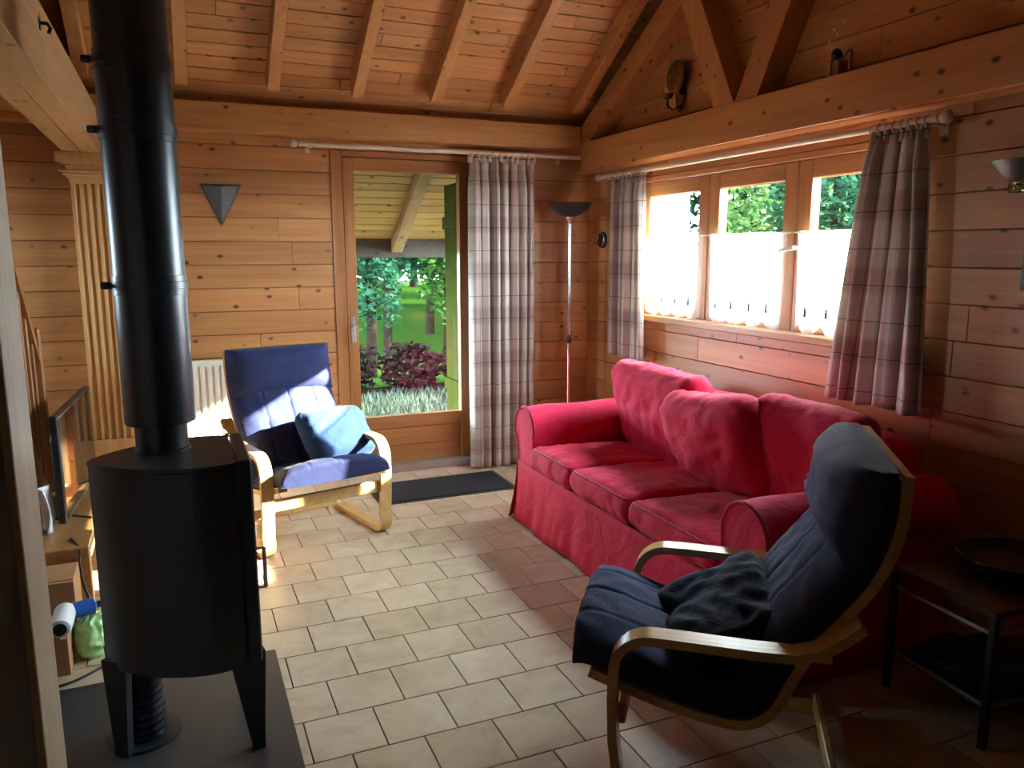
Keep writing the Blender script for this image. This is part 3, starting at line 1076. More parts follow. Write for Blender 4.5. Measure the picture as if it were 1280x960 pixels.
# back rest frame and the two back cushions
obj('backrest', MB().soft(0.22, 1.72, 0.56, 0.09, 18, 0.0, 0.006, 4, Matrix.Translation((0.80, 0, 0.50)) @ Matrix.Rotation(R(4), 4, 'Y'), 5.0, 12), M['red_sofa'], sf, 60)
for y0, y1, sd, h_ in ((0.06, 0.80, 5, 0.52), (-0.92, -0.34, 6, 0.51)):
    mt = Matrix.Translation((0.585, (y0 + y1) / 2, 0.645)) @ Matrix.Rotation(R(76), 4, 'Y') @ Matrix.Rotation(R(90), 4, 'Z')
    cu = obj('back_cushion', MB().soft(y1 - y0, h_, 0.15, 0.062, 34, 0.036, 0.012, sd, mt, 6.5, 8), M['red_sofa'], sf, 60)
    w2, h2 = (y1 - y0) / 2 - 0.02, h_ / 2 - 0.02
    pts = []
    for (ax, ay), (bx, by) in (((-w2, -h2), (-w2, h2)), ((-w2, h2), (w2, h2)), ((w2, h2), (w2, -h2))):
        for k in range(10):
            t = k / 10
            pts.append((ax + (bx - ax) * t, ay + (by - ay) * t, 0.045))
    obj('piping', MB().tube([tuple(mt @ Vector(p)) for p in pts], 0.005, 8), M['red_pipe'], cu, 40)
# scatter cushion slumped in the middle
mt = Matrix.Translation((2.20, 2.765, 0.64)) @ Matrix.Rotation(R(-6), 4, 'X') @ Matrix.Rotation(R(68), 4, 'Y') @ Matrix.Rotation(R(90), 4, 'Z')
o = obj('scatter_cushion', MB().soft(0.60, 0.46, 0.17, 0.075, 28, 0.044, 0.012, 9.3, mt, 7.0, 9), M['red_sofa'], None, 60)
tag(o, 'red cushion slumped forward between the two sofa back cushions', 'cushion')


# ------------------------------------------------------------------ bentwood armchairs
def build_armchair(label, loc, rz):
    """local -y... the chair faces +y; x across"""
    ch = thing('armchair', label, 'armchair', loc, rz, 'bentwood armchairs with navy cushions')
    ha = 0.50
    # arm, front leg and floor runner of each side: one bent strip
    for s in (-1, 1):
        arm = [(-0.228, 0.605), (-0.18, 0.560), (-0.135, 0.528), (-0.08, 0.510)]
        arm += [(0.02, 0.508), (0.12, 0.510), (0.20, 0.512)] + arc((0.265, 0.417), 0.095, 90, 4, 9) + [(0.362, 0.34), (0.358, 0.22), (0.345, 0.12)]
        arm += arc((0.285, 0.085), 0.068, 0, -85, 7) + [(0.15, 0.014), (0.0, 0.012), (-0.22, 0.012)]
        c_ = s * 0.315
        obj('arm_frame', MB().ribbon(arm, c_ - 0.03, c_ + 0.03, 0.024), M['birch'], ch, 40)
        rail = spline([(0.43, 0.372), (0.25, 0.315), (0.10, 0.283), (0.02, 0.284), (-0.04, 0.328), (-0.082, 0.42), (-0.127, 0.51), (-0.187, 0.592), (-0.247, 0.68), (-0.289, 0.78), (-0.305, 0.87), (-0.306, 0.955)], 5)
        c2 = s * 0.262
        obj('side_rail', MB().ribbon(rail, c2 - 0.022, c2 + 0.022, 0.026), M['birch'], ch, 40)
        obj('arm_block', MB().box(min(s * 0.284, s * 0.30), max(s * 0.284, s * 0.30), -0.17, -0.10, 0.485, 0.515, 0.003), M['birch'], ch)
    obj('top_rail', MB().ribbon([(-0.306, 0.925), (-0.310, 0.965)], -0.284, 0.284, 0.022), M['birch'], ch)
    obj('cross_rail', MB().box(-0.29, 0.29, 0.33, 0.352, 0.24, 0.30, 0.004), M['birch'], ch)
    obj('cross_rail', MB().box(-0.29, 0.29, -0.235, -0.213, 0.02, 0.075, 0.004), M['birch'], ch)
    # quilted one-piece cushion
    path = spline([(0.475, 0.392), (0.42, 0.392), (0.25, 0.338), (0.10, 0.304), (0.02, 0.308), (-0.03, 0.352), (-0.068, 0.435), (-0.112, 0.525), (-0.172, 0.61), (-0.230, 0.695), (-0.268, 0.79), (-0.284, 0.87), (-0.285, 0.972)], 7)
    n = len(path)
    nv = 72
    mb = MB()
    ring_n = 2 * (nv + 1)
    tot = 0.0
    for i, (a, b) in enumerate(path):
        p, q = path[max(i - 1, 0)], path[min(i + 1, n - 1)]
        t = Vector((q[0] - p[0], q[1] - p[1])).normalized()
        nn = Vector((t.y, -t.x))
        if nn.y < 0 and i < 12:
            nn = -nn
        nn = Vector((t.y, -t.x))
        e = min(1, (i + 0.1) / 4, (n - 1 - i + 0.1) / 3)
        thick = 0.004 + 0.080 * (1 - (1 - e) ** 2) ** 0.5
        row = []
        for top in (1, 0):
            for k in range(nv + 1):
                kk = k if top else nv - k
                s = -1 + 2 * kk / nv
                edge = (1 - abs(s) ** 3.2)
                seam = 1.0
                for sv in (-0.5, 0.0, 0.5):
                    seam -= 0.07 * math.exp(-((s - sv) / 0.022) ** 2)
                wr = 0.006 * mnoise.noise(Vector((s * 5, i * 0.35, 3.0)))
                off = (0.010 + thick * edge ** 0.45 * seam + wr) if top else (0.0 - 0.010 * edge ** 0.5)
                row.append((s * 0.283, a + nn.x * off, b + nn.y * off))
        mb.v += row
    for i in range(n - 1):
        for k in range(ring_n):
            l = (k + 1) % ring_n
            mb.f.append((i * ring_n + k, i * ring_n + l, (i + 1) * ring_n + l, (i + 1) * ring_n + k))
    mb.f.append(tuple(range(ring_n))[::-1])
    mb.f.append(tuple((n - 1) * ring_n + k for k in range(ring_n)))
    cu = obj('cushion', mb, M['navy'], ch, 60)
    # folded-over neck pad
    hp = [p for p in path if p[1] > 0.70]
    mb = MB()
    rows = len(hp)
    for i, (a, b) in enumerate(hp):
        p, q = hp[max(i - 1, 0)], hp[min(i + 1, rows - 1)]
        t = Vector((q[0] - p[0], q[1] - p[1])).normalized()
        nn = Vector((t.y, -t.x))
        e = min(1, (i + 0.1) / 4, (rows - 1 - i + 0.15) / 4)
        for top in (1, 0):
            for k in range(25):
                kk = k if top else 24 - k
                s = -1 + 2 * kk / 24
                edge = max(0.0, 1 - abs(s) ** 3.5)
                wr = 0.007 * mnoise.noise(Vector((s * 4, i * 0.5, 8.0)))
                off = 0.040 + (0.030 + 0.072 * e ** 0.5) * edge ** 0.45 + wr if top else 0.022
                mb.v.append((s * 0.287, a + nn.x * off, b + nn.y * off))
    for i in range(rows - 1):
        for k in range(50):
            l = (k + 1) % 50
            mb.f.append((i * 50 + k, i * 50 + l, (i + 1) * 50 + l, (i + 1) * 50 + k))
    mb.f.append(tuple(range(50))[::-1])
    mb.f.append(tuple((rows - 1) * 50 + k for k in range(50)))
    obj('neck_pad', mb, M['navy'], ch, 60)
    return ch


ca = build_armchair('navy cushioned bentwood armchair in the sun between stove and garden door', (0.556, 4.19, 0.0), R(-76.5) - R(90))
cb = build_armchair('navy cushioned bentwood armchair in the shade before the red sofa', (1.46, 1.655, 0.0), R(142.2) - R(90))


def place(chair, x, y, z, rx, ry, rz):
    return Matrix.Translation(chair.location) @ Matrix.Rotation(chair.rotation_euler.z, 4, 'Z') @ Matrix.Translation((x, y, z)) @ Matrix.Rotation(R(rz), 4, 'Z') @ Matrix.Rotation(R(rx), 4, 'X') @ Matrix.Rotation(R(ry), 4, 'Y')


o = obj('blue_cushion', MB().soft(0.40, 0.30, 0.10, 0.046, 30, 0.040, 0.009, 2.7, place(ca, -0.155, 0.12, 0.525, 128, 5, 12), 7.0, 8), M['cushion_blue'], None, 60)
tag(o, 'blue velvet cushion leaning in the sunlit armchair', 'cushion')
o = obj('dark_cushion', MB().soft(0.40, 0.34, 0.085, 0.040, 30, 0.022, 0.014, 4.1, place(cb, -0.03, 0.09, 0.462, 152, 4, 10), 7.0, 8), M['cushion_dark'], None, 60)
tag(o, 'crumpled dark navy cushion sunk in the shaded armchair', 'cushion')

# ------------------------------------------------------------------ stove
st = thing('wood_stove', 'black curved wood stove on splayed legs', 'stove', (0, 0, 0.012))
ZT, ZB = 0.893, 0.285


def d_outline(ins=0.0):
    pts = [(0.118 - ins, 2.238 + ins)]
    near = spline([(0.118, 2.238), (0.02, 2.222), (-0.11, 2.262), (-0.215, 2.345), (-0.262, 2.42)], 6)
    far = spline([(-0.262, 2.42), (-0.215, 2.495), (-0.11, 2.578), (0.02, 2.618), (0.118, 2.602)], 6)
    out = near + far[1:]
    c = Vector((-0.04, 2.42))
    return [tuple(c + (Vector(p) - c) * (1 - ins)) for p in out]


obj('body', MB().prism(d_outline(), ZB, ZT - 0.014, 'Z'), M['steel_black'], st, 30)
obj('top_plate', MB().prism(d_outline(-0.012), ZT - 0.012, ZT, 'Z'), M['steel_black'], st, 30)
do = obj('door', MB().box(0.124, 0.162, 2.236, 2.606, ZB + 0.005, ZT + 0.004, 0.005), M['steel_black'], st)
obj('door_glass', MB().box(0.160, 0.1645, 2.285, 2.56, 0.45, 0.83), M['screen'], do)
obj('door_handle', MB().tube([(0.16, 2.28, 0.62), (0.185, 2.28, 0.62), (0.185, 2.28, 0.50), (0.16, 2.28, 0.50)], 0.006, 8), M['alu'], do, 40)
obj('hinge_pin', MB().lathe([(0.006, 0), (0.006, 0.012), (0.0, 0.014)], 10, (0.118, 2.575, ZT)), M['chrome'], st, 40)


def leg(x, y, dx, dy, wt, wb, ang):
    mb = MB()
    for z, w_ in ((0.0, wb), (0.02, wb), (ZB - 0.03, wt * 0.92), (ZB + 0.02, wt)):
        t = z / ZB
        for a, b in ((-1, -1), (1, -1), (1, 1), (-1, 1)):
            p = Vector((a * w_ / 2, b * 0.012)).to_3d()
            p.rotate(Matrix.Rotation(ang, 3, 'Z'))
            mb.v.append((x + dx * t + p.x, y + dy * t + p.y, z))
    for i in range(3):
        for k in range(4):
            l = (k + 1) % 4
            mb.f.append((i * 4 + k, i * 4 + l, (i + 1) * 4 + l, (i + 1) * 4 + k))
    mb.f += [(3, 2, 1, 0), (12, 13, 14, 15)]
    return mb


for a in ((0.138, 2.268, -0.016, 0.01, 0.10, 0.036, R(8)), (0.138, 2.572, -0.016, -0.01, 0.10, 0.036, R(-8)), (-0.232, 2.385, 0.0, -0.005, 0.085, 0.045, R(-38)), (-0.232, 2.50, 0.0, 0.005, 0.085, 0.045, R(38))):
    obj('leg', leg(*a), M['steel_black'], st)
duct = [(-0.182, 2.475, 0.0 + i * 0.012) for i in range(25)]
obj('air_duct', MB().tube(duct, [0.062 + (0.004 if i % 2 else 0.0) for i in range(25)], 24), M['foil'], st, 30)
obj('duct_collar', MB().lathe([(0.064, 0.0), (0.105, 0.0), (0.105, 0.006), (0.064, 0.008)], 28, (-0.182, 2.475, 0.001)), M['steel_black'], st, 40)

fp = thing('flue_pipe', 'tall black flue pipe rising from the stove top', 'flue pipe', (-0.068, 2.48, ZT + 0.013))
obj('lower_sleeve', MB().lathe([(0.078, 0.0), (0.078, 0.008), (0.072, 0.010), (0.072, 0.10)], 36), M['pipe_black'], fp, 40)
pr = [(0.072, 0.085), (0.094, 0.085), (0.0965, 0.088)]
for z in (0.485, 0.905, 1.085, 1.6):
    pr += [(0.0965, z - 0.028), (0.0995, z - 0.027), (0.0995, z + 0.027), (0.0965, z + 0.028)]
pr += [(0.0965, 2.35)]
obj('pipe', MB().lathe(pr, 48), M['pipe_black'], fp, 30)
for z in (0.485, 0.905, 1.085):
    cl = obj('clamp_band', MB().lathe([(0.0995, z - 0.011), (0.1025, z - 0.010), (0.1025, z + 0.010), (0.0995, z + 0.011)], 48), M['pipe_black'], fp, 40)
    obj('clamp_bolt', MB().box(-0.125, -0.098, -0.022, -0.010, z - 0.010, z + 0.010, 0.003).tube([(-0.116, -0.032, z), (-0.116, 0.0, z)], 0.006, 8), M['black_plastic'], cl)

o = obj('hearth_plate', MB().box(-0.62, 0.252, 1.95, 2.86, 0.0005, 0.012, 0.002), M['hearth'])
tag(o, 'flat dark grey hearth plate under the stove', 'hearth plate')

# ------------------------------------------------------------------ things on and by the walls
# slate wall light
o = thing('wall_light', 'inverted triangular slate wall light on the planks by the stove pipe', 'wall light', (0.285, BY, 1.77))
pk = MB()
A, B_, C_, T = (-0.113, -0.002, 0.108), (0.113, -0.002, 0.112), (-0.006, -0.002, -0.125), (0.0, -0.085, 0.095)
pk.add([A, B_, C_, T], [(0, 3, 2), (3, 1, 2), (0, 1, 3), (0, 2, 1)])
obj('shade', pk, M['slate'], o)
obj('back_plate', MB().prism([(-0.118, 0.113), (0.118, 0.117), (-0.006, -0.132)], -0.006, -0.0005, 'Y'), M['slate'], o)
# radiator
ra = thing('radiator', 'cream panel radiator on the wall behind the sunlit armchair', 'radiator', (0.12, BY - 0.07, 0.14))
obj('panel', MB().box(-0.32, 0.17, 0.0, 0.06, 0.0, 0.70, 0.006), M['white_metal'], ra)
for i in range(12):
    x = -0.30 + i * 0.04
    obj('rib', MB().box(x, x + 0.022, -0.010, 0.002, 0.03, 0.67, 0.004), M['white_metal'], ra)
obj('bracket', MB().box(-0.2, -0.18, 0.05, 0.068, 0.1, 0.6).box(0.05, 0.07, 0.05, 0.068, 0.1, 0.6), M['white_metal'], ra)
# door mat
o = thing('door_mat', 'dark ribbed door mat on the tiles before the garden door', 'mat', (1.475, 4.60, 0.0))
obj('pile', MB().box(-0.42, 0.42, -0.19, 0.205, 0.001, 0.010, 0.003), M['mat'], o)
obj('rubber_edge', MB().box(-0.445, 0.445, -0.215, 0.23, 0.0005, 0.005, 0.002), M['black_plastic'], o)
# floor lamp
fl = thing('floor_lamp', 'slim uplighter floor lamp with dark bowl in the corner behind the sofa', 'lamp', (2.475, 4.79, 0.0))
obj('base', MB().lathe([(0.13, 0.0), (0.13, 0.012), (0.12, 0.020), (0.02, 0.026), (0.0, 0.026)], 30), M['black_plastic'], fl, 40)
obj('pole', MB().tube([(0, 0, 0.02), (0, 0, 1.68)], 0.0115, 14), M['chrome'], fl, 40)
obj('joint', MB().lathe([(0.0125, 0.0), (0.016, 0.008), (0.016, 0.05), (0.0125, 0.058)], 14, (0, 0, 0.86)), M['black_plastic'], fl, 40)
obj('neck', MB().lathe([(0.014, 0.0), (0.022, 0.02), (0.034, 0.035), (0.038, 0.045), (0.0, 0.046)], 20, (0, 0, 1.67)), M['chrome'], fl, 40)
obj('bowl', MB().lathe([(0.0, 0.0), (0.04, 0.003), (0.085, 0.025), (0.125, 0.055), (0.148, 0.088), (0.152, 0.094), (0.144, 0.092), (0.12, 0.062), (0.08, 0.034), (0.0, 0.012)], 36, (0, 0, 1.712)), M['black_plastic'], fl, 50)
# small round dial on the wall
o = thing('wall_dial', 'small round dark dial on the wall beside the floor lamp', 'gauge', (RX, 4.87, 1.565))
obj('case', MB().lathe([(0.058, 0.0), (0.058, -0.012), (0.050, -0.022), (0.044, -0.022), (0.042, -0.016), (0.0, -0.016)], 28, axis='X'), M['black_plastic'], o, 40)
obj('rim', MB().tube([(-0.022, 0.048 * math.cos(R(a)), 0.048 * math.sin(R(a))) for a in range(0, 360, 15)], 0.004, 8, closed=True), M['chrome'], o, 40)
# shell wall light towards the picture
o = thing('wall_light', 'slate half bowl wall light high beside the framed picture', 'wall light', (RX, 1.90, 1.785))
sh = MB()
prof = [(0.0, -0.075), (0.04, -0.062), (0.075, -0.035), (0.10, 0.0), (0.115, 0.012), (0.106, 0.014), (0.07, -0.02), (0.0, -0.05)]
for r, h in prof:
    for k in range(13):
        a = R(90 + 15 * k)
        sh.v.append((r * math.cos(a) * 0.9, r * math.sin(a), h))
for i in range(len(prof) - 1):
    for k in range(12):
        sh.f.append((i * 13 + k, i * 13 + k + 1, (i + 1) * 13 + k + 1, (i + 1) * 13 + k))
obj('shade', sh, M['slate'], o, 40)
obj('mount', MB().box(-0.03, 0.0, -0.035, 0.035, -0.10, -0.05, 0.003), M['brass'], o)
# picture
o = thing('picture_frame', 'small blue picture in a dark frame at the edge of the window wall', 'picture', (RX - 0.003, 1.80, 1.452))
obj('frame', MB().box(-0.016, 0.0, -0.16, 0.062, -0.108, 0.108, 0.003), M['black_plastic'], o)
obj('print', MB().box(-0.018, -0.015, -0.145, 0.047, -0.093, 0.093), M['picture'], o)
# brass lamp on the truss
o = thing('brass_wall_lamp', 'old brass reflector lamp hanging in the gable above the short curtain', 'lamp', (RX - 0.012, 3.975, 2.42))
obj('reflector', MB().lathe([(0.0, -0.01), (0.05, -0.014), (0.085, -0.03), (0.092, -0.04), (0.086, -0.038), (0.05, -0.022), (0.0, -0.02)], 28, (0, 0, 0.055), 'X'), M['brass'], o, 40)
obj('back_strap', MB().prism([(-0.030, 0.05), (0.030, 0.05), (0.045, -0.03), (0.035, -0.10), (0.012, -0.135), (-0.012, -0.135), (-0.035, -0.10), (-0.045, -0.03)], -0.006, 0.0), M['brass'], o)
obj('arm', MB().tube(spline([(-0.005, 0, -0.10), (-0.05, 0, -0.125), (-0.09, 0, -0.10), (-0.09, 0, -0.07)], 5), 0.005, 8), M['brass'], o, 40)
obj('cup', MB().lathe([(0.0, 0.0), (0.018, 0.004), (0.030, 0.018), (0.034, 0.035), (0.028, 0.036), (0.0, 0.02)], 20, (-0.09, 0, -0.075)), M['brass'], o, 40)
obj('chimney', MB().lathe([(0.018, 0.0), (0.030, 0.03), (0.022, 0.06), (0.014, 0.10)], 18, (-0.09, 0, -0.04), cap=False), M['clear'], o, 60)
obj('drop', MB().lathe([(0.0, -0.05), (0.007, -0.04), (0.010, -0.02), (0.005, 0.0)], 12, (-0.09, 0, -0.078)), M['brass'], o, 40)
# small wooden ornament with glass flowers
o = thing('ornament', 'little wooden block ornament with glass flowers on the truss beam', 'ornament', (RX - 0.075, 2.735, 2.2265))
obj('block', MB().box(-0.03, 0.03, 0.0, 0.035, 0.0, 0.075, 0.003).box(-0.03, 0.03, -0.042, -0.006, 0.0, 0.068, 0.003), M['stair'], o)
obj('saucer', MB().box(-0.05, 0.02, 0.045, 0.095, 0.0, 0.006, 0.002), M['white_metal'], o)
obj('lamp_body', MB().lathe([(0.0, 0.0), (0.020, 0.004), (0.026, 0.02), (0.018, 0.038), (0.010, 0.045), (0.0, 0.046)], 16, (0, 0, 0.076)), M['black_plastic'], o, 40)
obj('wire_stand', MB().tube([(0, -0.03, 0.075), (0, -0.075, 0.105), (0, -0.082, 0.10), (0, -0.082, 0.0)], 0.004, 6), M['black_plastic'], o, 40)
for q, (dy, dz) in enumerate(((0.045, 0.16), (0.0, 0.18), (-0.03, 0.225), (0.02, 0.205))):
    obj('stem', MB().tube([(0, 0.0, 0.118), (0, dy * 0.6, 0.118 + (dz - 0.118) * 0.5), (0, dy, dz)], 0.0012, 5), M['clear'], o, 40)
    obj('glass_bead', MB().lathe([(0.0, -0.007), (0.005, -0.005), (0.007, 0.0), (0.005, 0.005), (0.0, 0.007)], 10, (0, dy, dz)), M['white_plastic'], o, 60)

# ------------------------------------------------------------------ the TV corner on the far side of the stove
tb = thing('tv_bench', 'low pine bench under the television beside the stairs', 'bench', (-0.66, 4.10, 0))
obj('top', MB().box(-0.26, 0.26, -0.62, 0.62, 0.255, 0.295, 0.004), M['bench'], tb)
obj('apron', MB().box(-0.24, 0.24, -0.60, -0.575, 0.165, 0.255, 0.003), M['bench'], tb)
obj('apron', MB().box(0.215, 0.24, -0.575, 0.60, 0.165, 0.255, 0.003), M['bench'], tb)
for x in (-0.235, 0.235):
    for yy in (-0.59, 0.59):
        obj('leg', MB().box(x - 0.025, x + 0.025, yy - 0.025, yy + 0.025, 0.0, 0.255, 0.003), M['bench'], tb)
tv = thing('television', 'flat black television with glossy screen standing on the pine bench', 'television', (-0.478, 4.17, 0.295), R(-3.4))
obj('case', MB().box(-0.035, 0.0, -0.42, 0.42, 0.022, 0.50, 0.006), M['black_plastic'], tv)
obj('screen', MB().box(-0.002, 0.0015, -0.405, 0.405, 0.045, 0.485), M['screen'], tv)
for yy in (-0.3, 0.3):
    obj('foot', MB().tube([(0.075, yy, 0.005), (-0.015, yy, 0.026), (-0.10, yy, 0.005)], 0.005, 8), M['black_plastic'], tv, 40)
# cardboard boxes and the bits on them
bx = thing('cardboard_box', 'tall brown cardboard box standing before the pine bench', 'box', (-0.62, 3.30, 0))
obj('carton', MB().box(-0.19, 0.19, -0.09, 0.09, 0.0, 0.27, 0.002), M['cardboard'], bx)
obj('flap', MB().box(-0.19, 0.188, -0.11, -0.09, 0.262, 0.266), M['cardboard'], bx)
bx = thing('cardboard_box', 'low brown cardboard box with white bottles lying on it', 'box', (-0.60, 3.08, 0))
obj('carton', MB().box(-0.19, 0.165, -0.10, 0.10, 0.0, 0.15, 0.002), M['cardboard'], bx)
obj('flap', MB().box(-0.19, 0.16, -0.12, -0.10, 0.144, 0.148), M['cardboard'], bx)


def lying_bottle(label, x, y, mat, r, ln, cap_mat, group):
    b = thing('bottle', label, 'bottle', (x, y, 0.151 + r), 0, group)
    obj('body', MB().lathe([(r * 0.55, -ln / 2), (r * 0.9, -ln / 2 + 0.004), (r, -ln / 2 + 0.02), (r, ln / 2 - 0.02), (r * 0.6, ln / 2)], 24, axis='Y'), mat, b, 40)
    obj('cap', MB().lathe([(0.0, -ln / 2 - 0.006), (r * 0.62, -ln / 2 - 0.004), (r * 0.62, -ln / 2 + 0.006)], 20, axis='Y'), cap_mat, b, 40)
    return b


lying_bottle('white bottle with black end lying on the low box nearest the stove', -0.452, 3.04, M['white_plastic'], 0.036, 0.17, M['black_plastic'], None)
lying_bottle('white bottle lying on the low box beside the grey partition', -0.562, 3.075, M['white_plastic'], 0.034, 0.16, M['white_metal'], None)
b = thing('bottle', 'blue bottle lying across the end of the low box', 'bottle', (-0.41, 3.12, 0.182), R(-70))
obj('body', MB().lathe([(0.012, -0.07), (0.03, -0.06), (0.03, 0.05), (0.012, 0.06)], 20, axis='Y'), M['blue_plastic'], b, 40)
obj('cap', MB().lathe([(0.013, 0.06), (0.013, 0.08), (0.0, 0.081)], 14, axis='Y'), M['black_plastic'], b, 40)
bag = MB().soft(0.10, 0.13, 0.14, 0.045, 20, 0.0, 0.018, 6.0, Matrix.Translation((-0.372, 3.13, 0.078)), 16.0, 14)
tag(obj('plastic_bag', bag, M['green_bag'], None, 40), 'crumpled light green plastic bag on the tiles by the boxes', 'bag')
tag(obj('cable', MB().tube(spline([(-0.475, 3.60, 0.30), (-0.44, 3.50, 0.29), (-0.425, 3.38, 0.26), (-0.40, 3.26, 0.20), (-0.36, 3.2, 0.13), (-0.31, 3.12, 0.09), (-0.27, 2.98, 0.02), (-0.25, 2.92, 0.006)], 6), 0.005, 8), M['black_plastic'], None, 40), 'black cable drooping from the bench behind the stove', 'cable')
tag(obj('cable', MB().tube(spline([(-0.478, 2.96, 0.187), (-0.482, 2.93, 0.15), (-0.487, 2.925, 0.07), (-0.489, 2.92, 0.008), (-0.47, 2.90, 0.006), (-0.40, 2.93, 0.006), (-0.30, 3.02, 0.006), (-0.22, 3.06, 0.006)], 6), 0.0045, 8), M['black_plastic'], None, 40), 'black cable running from the white bottle end over the tiles', 'cable')
cl = MB()
for j in range(13):
    for i in range(9):
        s, t = i / 8, j / 12
        cl.v.append((-0.575 + 0.02 * math.sin(s * 7 + t * 3), 3.70 + 0.12 * s + 0.012 * math.sin(t * 5), 0.297 + 0.20 * t + 0.0 * s))
for j in range(12):
    for i in range(8):
        q = j * 9 + i
        cl.f.append((q, q + 1, q + 10, q + 9))
o = obj('white_cloth', cl, M['white_cloth'], None, 60)
solid(o, 0.006)
tag(o, 'small white cloth propped behind the television end', 'cloth')

tag(obj('cable', MB().tube(spline([(2.46, 4.78, 0.03), (2.30, 4.70, 0.006), (2.12, 4.62, 0.006), (2.02, 4.52, 0.006), (2.04, 4.44, 0.006), (2.15, 4.46, 0.006), (2.24, 4.55, 0.006)], 6), 0.004, 8), M['black_plastic'], None, 40), 'thin black lamp cable looping on the tiles beside the door mat', 'cable')
# stairs
sr = thing('stair_rail', 'reddish wooden stair banister beside the back wall planks', 'banister', (-0.66, 4.42, 0))
obj('newel_post', MB().box(-0.03, 0.03, -0.03, 0.03, 0.0, 1.12, 0.004), M['stair'], sr)
sl = 0.63 / 0.56
obj('handrail', MB().prism([(0.0, 0.92), (0.0, 0.985), (-1.25, 0.985 + 1.25 * sl), (-1.25, 0.92 + 1.25 * sl)], -0.025, 0.025), M['stair'], sr)
obj('stringer', MB().prism([(0.0, 0.0), (0.0, 0.20), (-1.35, 0.20 + 1.35 * sl), (-1.55, 0.20 + 1.35 * sl)], -0.018, 0.018), M['stair'], sr)
for i in range(10):
    yy = -0.11 - i * 0.115
    obj('baluster', MB().box(-0.013, 0.013, yy - 0.017, yy + 0.017, 0.15 - yy * sl, 0.93 - yy * sl, 0.002), M['stair'], sr)
for i in range(6):
    yy = -0.16 - i * 0.20
    obj('tread', MB().box(-0.85, -0.02, yy - 0.12, yy + 0.12, 0.19 + i * 0.21, 0.225 + i * 0.21, 0.003), M['stair'], sr)

# ------------------------------------------------------------------ side table in the dark corner
tt = thing('side_table', 'small dark side table in the shadow behind the nearest armchair', 'table', (2.40, 1.58, 0), R(-4))
obj('top', MB().box(-0.26, 0.26, -0.20, 0.20, 0.42, 0.445, 0.003), M['table_wood'], tt)
for x in (-0.245, 0.245):
    for yy in (-0.185, 0.185):
        obj('leg', MB().box(x - 0.011, x + 0.011, yy - 0.011, yy + 0.011, 0.0, 0.42, 0.002), M['black_plastic'], tt)
for z in (0.36, 0.13):
    obj('rail', MB().box(-0.245, -0.237, -0.18, 0.18, z, z + 0.012).box(-0.235, 0.235, -0.19, -0.182, z, z + 0.012), M['alu'], tt)
obj('shelf', MB().box(-0.24, 0.24, -0.18, 0.18, 0.118, 0.13, 0.002), M['table_wood'], tt)
for i, (dx, dy, a) in enumerate(((-0.10, 0.0, 3), (-0.09, -0.01, -4), (-0.08, 0.01, 6))):
    mg = Matrix.Translation((2.40 + dx, 1.58 + dy, 0.131 + i * 0.0125)) @ Matrix.Rotation(R(a), 4, 'Z')
    o = obj('magazine', MB().box(-0.12, 0.12, -0.15, 0.15, 0.0, 0.012, 0.002).xf(mg), M['books'])
    tag(o, ('blue magazine at the bottom of the pile on the table shelf', 'blue magazine in the middle of the pile on the table shelf', 'blue magazine topmost on the table shelf')[i], 'magazine', 'magazines on the side table shelf')
o = thing('tray', 'round woven tray with brass rims on the dark side table', 'tray', (2.44, 1.575, 0.446))
obj('bowl', MB().lathe([(0.0, 0.0), (0.11, 0.0), (0.15, 0.03), (0.165, 0.06), (0.158, 0.062), (0.142, 0.035), (0.10, 0.008), (0.0, 0.006)], 40), M['basket'], o, 50)
for r, z in ((0.163, 0.061), (0.147, 0.03)):
    obj('rim', MB().tube([(r * math.cos(R(a)), r * math.sin(R(a)), z) for a in range(0, 360, 9)], 0.003, 6, closed=True), M['brass'], o, 40)

# ------------------------------------------------------------------ garden: porch roof, ground, planting
pz = lambda yy: 2.42 - (yy - 5.08) * tS
pc = struct('porch_roof', MB().box(-1.5, 2.75, 0.0, 1.62, 0.03, 0.09, mat=Matrix.Translation((0, 5.10, pz(5.10))) @ Matrix(((1, 0, 0, 0), (0, cS, sS, 0), (0, -sS, cS, 0), (0, 0, 0, 1)))), M['fascia'])
mp_ = Matrix.Translation((0, 5.26, pz(5.26))) @ Matrix(((1, 0, 0, 0), (0, cS, sS, 0), (0, -sS, cS, 0), (0, 0, 0, 1)))
for i in range(16):
    obj('board', MB().box(-1.0, 2.7, i * 0.088 + 0.002, i * 0.088 + 0.086, 0.0, 0.03, 0.004, mat=mp_), M['porch'], pc)
for i, xr in enumerate((0.62, 1.10, 1.70, 2.3)):
    obj('porch_rafter', MB().box(xr - 0.045, xr + 0.045, 0.05, 1.40, -0.10, 0.0, 0.004, mat=mp_), M['porch_beam'], pc)
obj('fascia_beam', MB().box(-1.0, 2.7, 6.40, 6.47, 1.44, 1.60, 0.004), M['fascia'], pc)
sh_ = thing('window_shutter', 'green painted shutter folded out beside the garden door glass', 'shutter', (1.90, 5.28, 0.15))
obj('board', MB().box(-0.02, 0.015, 0.0, 0.40, 0.0, 1.82, 0.004), M['green_paint'], sh_)
for z in (0.3, 1.5):
    obj('batten', MB().box(-0.045, -0.018, 0.02, 0.38, z, z + 0.09, 0.003), M['green_paint'], sh_)

